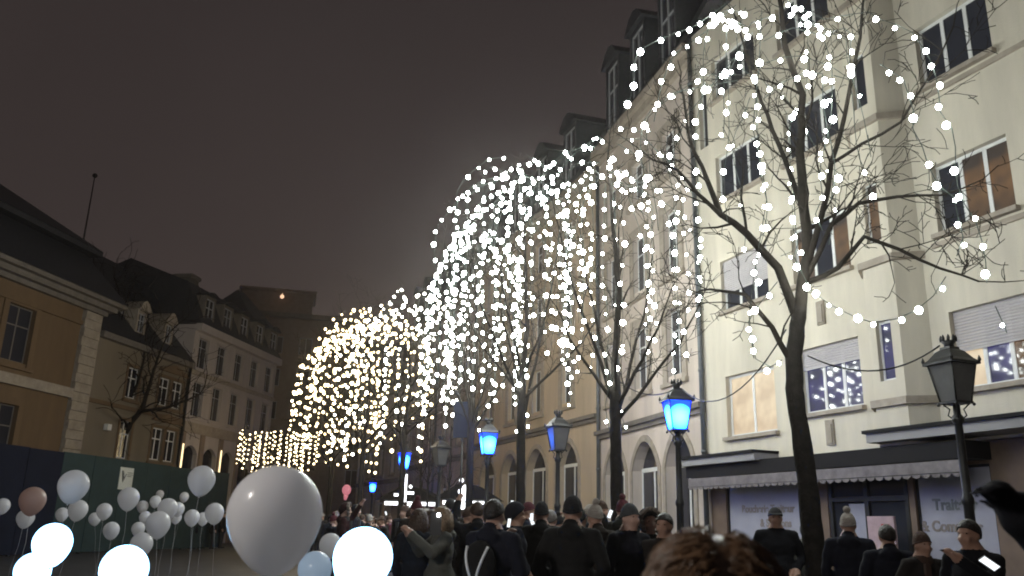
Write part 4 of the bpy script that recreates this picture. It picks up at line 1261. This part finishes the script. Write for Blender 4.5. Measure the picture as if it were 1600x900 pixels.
def make_body(name, arms, voxel=.017, sleeve=1.0, gloves=False, stride=.0, headtilt=(0, 0), belly=1.0, coat_len=.74):
    B = Body()
    hx, hy = headtilt
    H = Vector((hx, hy - .01, 1.605))
    # head, face towards -y
    B.ell(H + Vector((0, .008, .02)), (.076, .095, .105)); B.ell(H + Vector((0, -.022, -.055)), (.058, .068, .068))
    B.ell(H + Vector((0, -.055, -.098)), (.03, .03, .026)); B.cap(H + Vector((0, -.088, .012)), H + Vector((0, -.112, -.032)), .010, .016, 6)
    for sx in (-1, 1):
        B.ell(H + Vector((sx * .077, .01, -.012)), (.012, .022, .032)); B.ell(H + Vector((sx * .035, -.075, -.035)), (.026, .022, .024))
        B.cap(H + Vector((sx * .012, -.090, .030)), H + Vector((sx * .052, -.074, .032)), .011, .009, 6)
    B.ell(H + Vector((0, -.084, -.066)), (.024, .014, .011))
    B.cap((0, .012, 1.43), H + Vector((0, .015, -.05)), .058, .052)
    # coat
    B.ell((0, .01, 1.26), (.205 * belly, .135 * belly, .22)); B.ell((0, 0, 1.03), (.195 * belly, .145 * belly, .24))
    B.cap((0, 0, 1.0), (0, 0, coat_len + .1), .175 * belly, .19 * belly, 14)
    B.cap((-.15, .01, 1.405), (.15, .01, 1.405), .072, .072)
    B.cap((0, .02, 1.40), (0, .022, 1.475), .108, .094, 14)
    B.ell((0, .105, 1.43), (.115, .06, .075))
    for sx in (-1, 1):
        st = stride * sx
        hip = Vector((sx * .095, 0, .88)); knee = Vector((sx * .105, -st * .5 - .01, .49)); ank = Vector((sx * .11, -st * .6 + .02, .10))
        B.cap(hip, knee, .095, .066); B.cap(knee, ank, .066, .048)
        B.cap(ank + Vector((0, .03, -.055)), ank + Vector((sx * .012, -.15, -.06)), .046, .040)
        sh = Vector((sx * .20, .01, 1.395)); el, wr = [Vector(q) for q in arms[sx]]
        B.cap(sh, el, .074, .062 * sleeve); B.cap(el, wr, .062 * sleeve, .047 * sleeve)
        hand(B, wr, wr - el, -sx, .6)
        B.dark.append((ank + Vector((0, -.05, -.06)), .16))
    me = B.mb.mesh(name)
    o = bpy.data.objects.new(name, me); C.objects.link(o)
    rm = o.modifiers.new('r', 'REMESH'); rm.mode = 'VOXEL'; rm.voxel_size = voxel; rm.use_smooth_shade = True
    sm = o.modifiers.new('s', 'SMOOTH'); sm.factor = .5; sm.iterations = 2
    dg = bpy.context.evaluated_depsgraph_get()
    out = bpy.data.meshes.new_from_object(o.evaluated_get(dg))
    bpy.data.objects.remove(o); bpy.data.meshes.remove(me)
    out.name = name
    for vv in out.vertices:
        c = vv.co
        if c.z < 1.46:
            q = Vector((c.x * 5 + 3.1, c.y * 5, c.z * 9))
            fold = noise.noise(q) * .011 + noise.noise(Vector((c.x * 11, c.y * 11 + 7, c.z * 24))) * .007
            dv = Vector((c.x, c.y, 0))
            if dv.length > .02: vv.co = c + dv.normalized() * fold
    idx = []
    for p in out.polygons:
        c = p.center
        if c.z > 1.49 and (Vector((c.x / .80, c.y - .0, 0)) - Vector((hx, hy, 0))).length < .125 and (c.z > 1.545 or c.y < .07): i = 1
        elif not gloves and any((c - q).length < r * .62 for q, r in B.skin): i = 1
        elif c.z < coat_len + .01: i = 2
        else: i = 0
        idx.append(i)
    out.materials.clear()
    for kx in ('coat', 'skin', 'trouser'): out.materials.append(None)
    out.polygons.foreach_set('material_index', idx)
    out.polygons.foreach_set('use_smooth', [True] * len(out.polygons))
    out.update()
    return out
COATS = [(0.0078, 0.0084, 0.0117), (0.0117, 0.0130, 0.0221), (0.0228, 0.0195, 0.0182), (0.0143, 0.0143, 0.0143), (0.0228, 0.0175, 0.0143), (0.0130, 0.0163, 0.0260), (0.0292, 0.0091, 0.0104), (0.0292, 0.0273, 0.0260), (0.0195, 0.0221, 0.0195)]
coat_m = [mat('coat_cloth', c, .85, spec=.15, var=.25, vscale=5, bump=.4, bscale=18) for c in COATS]
pale_coat = mat('pale_jacket_cloth', (.075, .075, .062), .85, var=.2, vscale=5, bump=.4, bscale=14)
skins = [mat('skin', (.42, .25, .18), .5, var=.08, vscale=8), mat('skin_pale', (.50, .32, .25), .5, var=.08, vscale=8)]
trous = mat('dark_trousers', (.018, .019, .024), .8, var=.2, vscale=6)
hats = {'black': mat('black_wool', (.012, .012, .014), .9, bump=.8, bscale=60), 'grey': mat('grey_wool', (.06, .065, .07), .9, bump=.8, bscale=60),
        'white': mat('white_wool', (.38, .35, .31), .9, bump=.9, bscale=50), 'brown': mat('brown_wool', (.07, .04, .028), .9, bump=.8, bscale=60), 'red': mat('red_wool', (.09, .015, .025), .9, bump=.8, bscale=60)}
hairs = [mat('dark_hair', (.018, .012, .009), .5, var=.4, vscale=25, bump=.8, bscale=45), mat('brown_hair', (.06, .032, .018), .5, var=.4, vscale=25, bump=.8, bscale=45), mat('fair_hair', (.20, .13, .07), .5, var=.4, vscale=25, bump=.8, bscale=45), mat('grey_hair', (.22, .21, .20), .5, var=.3, vscale=25, bump=.8, bscale=45)]
fur_m = mat('fur_trim', (.22, .19, .16), .95, var=.4, vscale=30, bump=1.0, bscale=50)
eye_m = mat('eye', (.05, .035, .028), .2)
random.seed(33)
DOWN = {-1: ((-.27, .03, 1.13), (-.26, -.06, .90)), 1: ((.27, .03, 1.13), (.26, -.06, .90))}
POCK = {-1: ((-.30, .07, 1.14), (-.19, -.12, .98)), 1: ((.30, .07, 1.14), (.19, -.12, .98))}
PHONE = {-1: ((-.28, .0, 1.13), (-.20, -.1, .95)), 1: ((.27, -.16, 1.22), (.10, -.36, 1.42))}
BOTH = {-1: ((-.27, -.16, 1.24), (-.07, -.36, 1.45)), 1: ((.27, -.16, 1.24), (.07, -.36, 1.45))}
HIGH = {-1: ((-.28, .0, 1.13), (-.2, -.1, .95)), 1: ((.30, -.12, 1.48), (.20, -.28, 1.74))}
bodies = {'down': make_body('body_down', DOWN), 'pocket': make_body('body_pocket', POCK, belly=1.08), 'phone': make_body('body_phone', PHONE), 'both': make_body('body_both', BOTH), 'high': make_body('body_high', HIGH, stride=.06), 'long': make_body('body_long', POCK, coat_len=.50, belly=1.05)}
HC = Vector((0, .004, 1.625))
def shell(rx, ry, rz_, zcut, front, n=14, jag=.0, c=HC):
    """cap shaped shell around the skull: everything above zcut, lower at the back"""
    b = MB(); vs = []; nu, nv = 20, 9
    for j in range(nv + 1):
        for i in range(nu):
            a = 2 * math.pi * i / nu
            back = .5 + .5 * math.sin(a)
            low = zcut + (front - zcut) * (1 - back)
            ph = math.pi / 2 - (math.pi / 2 - low) * j / nv
            k = 1 + (random.uniform(-jag, jag))
            vs.append((c.x + rx * k * math.cos(ph) * math.cos(a), c.y + ry * k * math.cos(ph) * math.sin(a), c.z + rz_ * k * math.sin(ph)))
    fs = [(j*nu + i, j*nu + (i+1) % nu, (j+1)*nu + (i+1) % nu, (j+1)*nu + i) for j in range(nv) for i in range(nu)]
    fs.append(tuple(nv*nu + i for i in range(nu)))
    b.add(vs, fs, 0, True); return b
head_gear = {}
b = shell(.090, .110, .115, -.55, .38, jag=.018); head_gear['hair'] = b.mesh('hair')
b = shell(.098, .116, .118, -1.0, .40, jag=.02)
for k in range(26):
    a = math.pi * (k / 25) * 1.1 - .16
    b.tube([(HC.x + .088 * math.cos(a), HC.y + .100 * math.sin(a), 1.66), (.100 * math.cos(a), .004 + .112 * math.sin(a), 1.55), (.098 * math.cos(a), .02 + .115 * math.sin(a), 1.42)], [.02, .022, .008], 5)
head_gear['long_hair'] = b.mesh('hair')
b = shell(.086, .1045, .128, -.32, .14); 
b.tube([(.0835 * math.cos(a), .004 + .1015 * math.sin(a), 1.621 - .026 * math.sin(a)) for a in [2 * math.pi * k / 20 for k in range(21)]], .009, 6); head_gear['beanie'] = b.mesh('beanie')
b.ball((0, .02, 1.775), .042, 8); head_gear['bobble'] = b.mesh('bobble_hat')
b = shell(.092, .114, .116, -.05, .16); b.add([(-.075, -.085, 1.655), (.075, -.085, 1.655), (.06, -.165, 1.640), (-.06, -.165, 1.640), (-.075, -.085, 1.67), (.075, -.085, 1.67), (.06, -.165, 1.650), (-.06, -.165, 1.650)], [(3, 2, 1, 0), (4, 5, 6, 7), (0, 1, 5, 4), (1, 2, 6, 5), (2, 3, 7, 6), (3, 0, 4, 7)]); head_gear['cap'] = b.mesh('flat_cap')
b = shell(.118, .130, .135, -.95, .55)
hood_me = b.mesh('hood'); head_gear['hood'] = hood_me
b = MB()
for k in range(60):
    a = R(-50 + 280 * k / 59)
    rr = .112 + random.uniform(-.008, .012)
    b.ball((rr * math.cos(a), -.055 + random.uniform(-.02, .02), 1.615 + .128 * math.sin(a)), random.uniform(.018, .03), 5)
head_gear['fur'] = b.mesh('fur_trim')
b = MB()
b.lathe([(.098, 1.40), (.108, 1.43), (.104, 1.47), (.088, 1.50)], 14, (0, .015, 0)); b.box(-.09, -.03, -.15, -.11, 1.15, 1.42)
scarf_me = b.mesh('scarf')
b = MB()
for sx in (-1, 1): b.ball((sx * .033, -.090, 1.618), (.010, .005, .006), 6)
eyes_me = b.mesh('eyes')
def person(pos, heading, pose, coat, gear, gear_m, label, scale=1.0, scarf=None, skin=0, group=None, extra_fur=False, cat='person'):
    """heading in degrees: 0 faces the camera side (-y)"""
    me = bodies[pose]
    o = bpy.data.objects.new('person', me); C.objects.link(o)
    o.location = (pos[0], pos[1], pos[2] if len(pos) > 2 else 0); o.rotation_euler = (0, 0, R(heading)); o.scale = (scale,) * 3
    for i, mt in enumerate((coat, skins[skin], trous)):
        if len(o.material_slots) > i:
            o.material_slots[i].link = 'OBJECT'; o.material_slots[i].material = mt
    tag(o, label, cat, group)
    def child(nm, me_, mt):
        c = bpy.data.objects.new(nm, me_); C.objects.link(c); c.parent = o
        if len(me_.materials) == 0: me_.materials.append(None)
        c.material_slots[0].link = 'OBJECT'; c.material_slots[0].material = mt
        return c
    child('eyes', eyes_me, eye_m)
    if gear == 'fur':
        child('hood', hood_me, coat); child('fur_trim', head_gear['fur'], fur_m)
    elif gear:
        child({'hair': 'hair', 'long_hair': 'hair', 'beanie': 'beanie', 'bobble': 'bobble_hat', 'cap': 'flat_cap', 'hood': 'hood'}[gear], head_gear[gear], gear_m)
    if scarf: child('scarf', scarf_me, scarf)
    return o
def spot(px, Y):
    p = at(px, 815, Y); return (p.x, Y)
# named people near the shop and at the front of the crowd (pixel column, distance, facing)
person(spot(1212, 11.0), -10, 'pocket', coat_m[0], 'cap', hats['black'], 'person in dark coat and flat cap standing before the lettered shop window', 1.02)
person(spot(1325, 9.4), 150, 'down', coat_m[1], 'bobble', hats['white'], 'person in navy coat and pale knit hat by the shop door', .97)
person(spot(1262, 12.2), 20, 'down', pale_coat, 'hood', pale_coat, 'person in pale jacket half hidden behind the forked tree trunk', .93)
person(spot(1384, 8.4), 170, 'pocket', coat_m[1], 'hair', hairs[0], 'person with dark hair in navy jacket between shop door and window', .90)
person(spot(1437, 8.0), 10, 'pocket', coat_m[2], 'beanie', hats['brown'], 'person in brown knit hat and dark coat before the right shop window', .86, scarf=hats['brown'])
person(spot(1512, 6.8), -60, 'phone', coat_m[0], 'hair', hairs[0], 'person in black jacket beside the lamp post holding up a bright phone', .92)
person(spot(984, 8.3), 35, 'down', coat_m[1], 'beanie', hats['grey'], 'person in grey beanie and dark coat by the second tree', .97, skin=1)
person(spot(1013, 8.7), 15, 'down', coat_m[3], 'fur', None, 'person in a fur trimmed hood beside the grey beanie', .95, skin=1)
person(spot(1038, 8.2), -30, 'down', coat_m[2], 'hair', hairs[0], 'person with short dark hair beside the fur hood', .93)
person(spot(895, 7.6), 160, 'pocket', coat_m[3], 'beanie', hats['black'], 'person in black beanie with pale collar seen from behind', .99, scarf=mat('beige_scarf', (.30, .25, .18), .9, bump=.6, bscale=40))
person(spot(930, 9.5), 200, 'down', coat_m[4], 'bobble', hats['white'], 'person in brown coat and pale bobble hat in the crowd', .98)
person(spot(846, 10.2), 175, 'both', coat_m[3], 'beanie', hats['black'], 'person raising both hands to film beside the unlit lantern', 1.0)
person(spot(772, 7.2), 150, 'phone', coat_m[1], 'hair', hairs[0], 'person in dark jacket with white striped backpack', .96)
person(spot(690, 9.0), -70, 'both', pale_coat, 'long_hair', hairs[2], 'person in pale jacket holding a bright phone torch', .94)
person(spot(655, 9.5), 160, 'down', coat_m[5], 'long_hair', hairs[1], 'person in blue grey coat with long brown hair', .93)
person(spot(745, 10.6), 190, 'high', coat_m[0], 'hair', hairs[1], 'person lifting one arm high above the crowd', 1.0)
person(spot(805, 9.6), 100, 'pocket', coat_m[1], 'hood', coat_m[1], 'person in a navy hooded jacket in the middle of the crowd', .98)
# striped backpack on the back of the jacket person
bpk = empty('backpack', (spot(772, 7.2)[0], 7.2, 0), R(150), 'dark backpack with two white reflective stripes on a jacket', 'backpack')
b = MB()
b.ball((0, .21, 1.12), (.15, .10, .22), 10); b.build('pack', coat_m[3], bpk)
for sx in (-1, 1):
    b = MB(); b.tube([(sx * (.05 + .05 * math.sin(t)), .305 - .09 * abs(t / 1.5) ** 2, 1.12 + .17 * t / 1.2) for t in [-1.2 + .3 * k for k in range(9)]], .012, 6)
    b.build('reflective_stripe', mat('reflective_stripe', (.75, .78, .8), .3), bpk)
# crowd
random.seed(77)
labs = ['person in dark winter coat standing in the crowd', 'person in dark coat with knit hat in the crowd', 'person with bare head in the crowd', 'person in hooded winter jacket in the crowd', 'person filming over the heads of the crowd']
cnt = 0
placed = [(spot(*q)) for q in ((984, 8.3), (1013, 8.7), (1038, 8.2), (895, 7.6), (930, 9.5), (846, 10.2), (772, 7.2), (690, 9.0), (655, 9.5), (745, 10.6), (805, 9.6))]
tries = 0
while cnt < 84 and tries < 4000:
    tries += 1
    Y = random.uniform(9.5, 17) if cnt < 34 else random.uniform(16, 42)
    lo, hi = (640, 985) if Y < 17 else (500, 930)
    if Y > 26: lo, hi = 490, 780
    px = random.uniform(lo, hi)
    if Y < 13 and px < 665: continue
    p = spot(px, Y)
    if any((p[0] - q[0]) ** 2 + (p[1] - q[1]) ** 2 < .40 for q in placed): continue
    if any((p[0] - q.x) ** 2 + (p[1] - q.y) ** 2 < .25 for q in tree_pos): continue
    placed.append(p)
    g_ = random.choice(['hair', 'beanie', 'hair', 'hood', 'bobble', 'long_hair', 'beanie', 'cap', 'fur'])
    pose = random.choice(['down', 'pocket', 'pocket', 'long', 'phone', 'both', 'down', 'high' if random.random() < .35 else 'long'])
    ct = random.choice(coat_m)
    gm = {'hair': random.choice(hairs), 'long_hair': random.choice(hairs), 'hood': ct, 'fur': None}.get(g_, random.choice(list(hats.values())))
    cn_ = ['black', 'navy', 'dark brown', 'charcoal', 'brown', 'blue grey', 'dark red', 'grey', 'olive'][coat_m.index(ct)]
    hn_ = {'black_wool': 'black', 'grey_wool': 'grey', 'white_wool': 'white', 'brown_wool': 'brown', 'red_wool': 'red', 'dark_hair': 'dark', 'brown_hair': 'brown', 'fair_hair': 'fair', 'grey_hair': 'grey'}.get(gm.name.split('.')[0], '') if gm else ''
    gn_ = {'hair': 'with short %s hair' % hn_, 'long_hair': 'with long %s hair' % hn_, 'hood': 'with hood up', 'fur': 'in fur trimmed hood', 'beanie': 'in %s beanie' % hn_, 'bobble': 'in %s bobble hat' % hn_, 'cap': 'in %s flat cap' % hn_}[g_]
    pn_ = {'both': ' holding both hands up', 'high': ' with one arm raised', 'phone': ' with one hand lifted', 'long': ' reaching the knees'}.get(pose, '')
    if pose == 'long': lab = 'person %s and long %s coat in the crowd' % (gn_, cn_)
    else: lab = 'person %s and %s coat in the crowd%s' % (gn_, cn_, pn_)
    person(p, random.choice([180, 160, 200, 120, 90, -30, 20, 60]) + random.uniform(-25, 25), pose, ct, g_, gm, lab, random.uniform(.9, 1.07), skin=random.randint(0, 1), group='people standing in the crowd', scarf=random.choice([None, None, hats['red'], hats['grey']]))
    cnt += 1
for (px, Y) in ((305, 43), (318, 44), (335, 43.5), (349, 45), (296, 45)):
    person(spot(px, Y), random.uniform(0, 360), 'down', coat_m[random.randint(0, 3)], 'hair', hairs[0], 'distant person standing by the end of the hoarding', random.uniform(.95, 1.05), group='people by the hoarding')
# phones
def phone(p, rot, label, torch=False, size=1.0):
    o = empty('phone', p, 0, label, 'phone', 'phones held up in the crowd'); o.rotation_euler = rot if isinstance(rot, tuple) else rot.to_euler(); o.scale = (size,) * 3
    b = MB(); b.box(-.037, .037, -.004, .004, -.075, .075); b.build('case', M['cable'], o)
    b = MB(); b.box(-.033, .033, .0045, .0055, -.07, .07); b.build('screen', M['screen'], o)
    if torch: b = MB(); b.ball((.018, -.006, .055), .012, 6); b.build('torch', M['flash'], o)
phone(at(1546, 880, 6.3), Matrix.Rotation(R(124), 3, 'Y') @ Matrix.Rotation(R(180 + 50), 3, 'Z'), 'glowing phone tilted in the hand of the person at the lamp post', size=.9)
phone(at(681, 818, 8.6), (0, 0, R(-10)), 'phone with its torch shining from the pale jacket', True, 1.5)
for (px, py, Y) in ((831, 808, 9.9), (831, 814, 10), (863, 809, 11), (800, 787, 12), (953, 803, 9.2), (603, 802, 20), (640, 790, 22), (795, 817, 9)):
    phone(at(px, py, Y), (random.uniform(-.3, .3), random.uniform(-.4, .4), R(180 + random.uniform(-40, 40))), 'small glowing phone screen held up in the crowd', size=.62)

# foreground head seen from behind, hair strand by strand
random.seed(101)
hp = at(1114, 905, 1.34)
SCF = .832
fp_ = (hp.x, 1.34)
o = person(fp_, 172, 'pocket', coat_m[3], None, None, 'person with tousled brown hair seen from behind, close by', SCF)
hb = MB()
for k in range(2600):
    a = random.uniform(0, 2 * math.pi); u = random.random()
    ph = math.asin(1 - u * 1.25) if 1 - u * 1.25 > -1 else -.2
    if math.sin(a) < -.2 and ph < .35: continue
    base = Vector((.083 * math.cos(ph) * math.cos(a), .103 * math.cos(ph) * math.sin(a), .105 * math.sin(ph)))
    nrm = Vector((base.x / .083, base.y / .103, base.z / .105)).normalized()
    flow = Vector((.75 * (1 if base.x > -.01 else -1), .35 * math.sin(a * 3), -.25)) + rnd_unit() * .45
    flow = (flow - nrm * flow.dot(nrm)).normalized()
    L = random.uniform(.05, .095)
    p0 = HC + base; p1 = p0 + nrm * random.uniform(.010, .024) + flow * L * .4; p2 = p1 + flow * L * .55 - nrm * .004 - Vector((0, 0, .018))
    p3 = p2 + flow * L * .25 - nrm * .012 - Vector((0, 0, .02))
    hb.tube([p0, p1, p2, p3], [.0019, .0019, .0015, .0006], 3, cap=False)
hm = mat('tousled_brown_hair', (.14, .082, .046), .34, var=.5, vscale=18, spec=.6)
h = hb.build('hair', hm, o)
b = shell(.089, .108, .113, -.75, .3, jag=.01); b.build('scalp_hair', hm, o)

# neighbour at the right edge, arm raised across the picture
armed = {1: ((.28, -.10, 1.16), (.18, -.2, .98)), -1: ((-.43, -.02, 1.30), (-.66, -.10, 1.475))}
bodies['arm'] = make_body('body_arm', armed, voxel=.013, sleeve=1.25, gloves=True)
hnd = at(1552, 812, 2.15)
person((hnd.x + .66, 2.12, .03), 0, 'arm', coat_m[0], 'hood', coat_m[0], 'person in black jacket stretching an arm across in front of the shop', 1.0)

# ------------------------------------------------------------------ damp night air
hz = MB(); hz.box(-134, 134, -44, 184, -1.0, 27.0)
vm = bpy.data.materials.new('night_haze'); vm.use_nodes = True; vm.node_tree.nodes.clear()
v_out = vm.node_tree.nodes.new('ShaderNodeOutputMaterial'); v_p = vm.node_tree.nodes.new('ShaderNodeVolumePrincipled')
v_p.inputs['Density'].default_value = .0009
v_p.inputs['Color'].default_value = (.95, .87, .82, 1)
v_p.inputs['Anisotropy'].default_value = .87
vm.node_tree.links.new(v_p.outputs[0], v_out.inputs['Volume'])
tag(hz.build('haze', vm), kind='stuff')
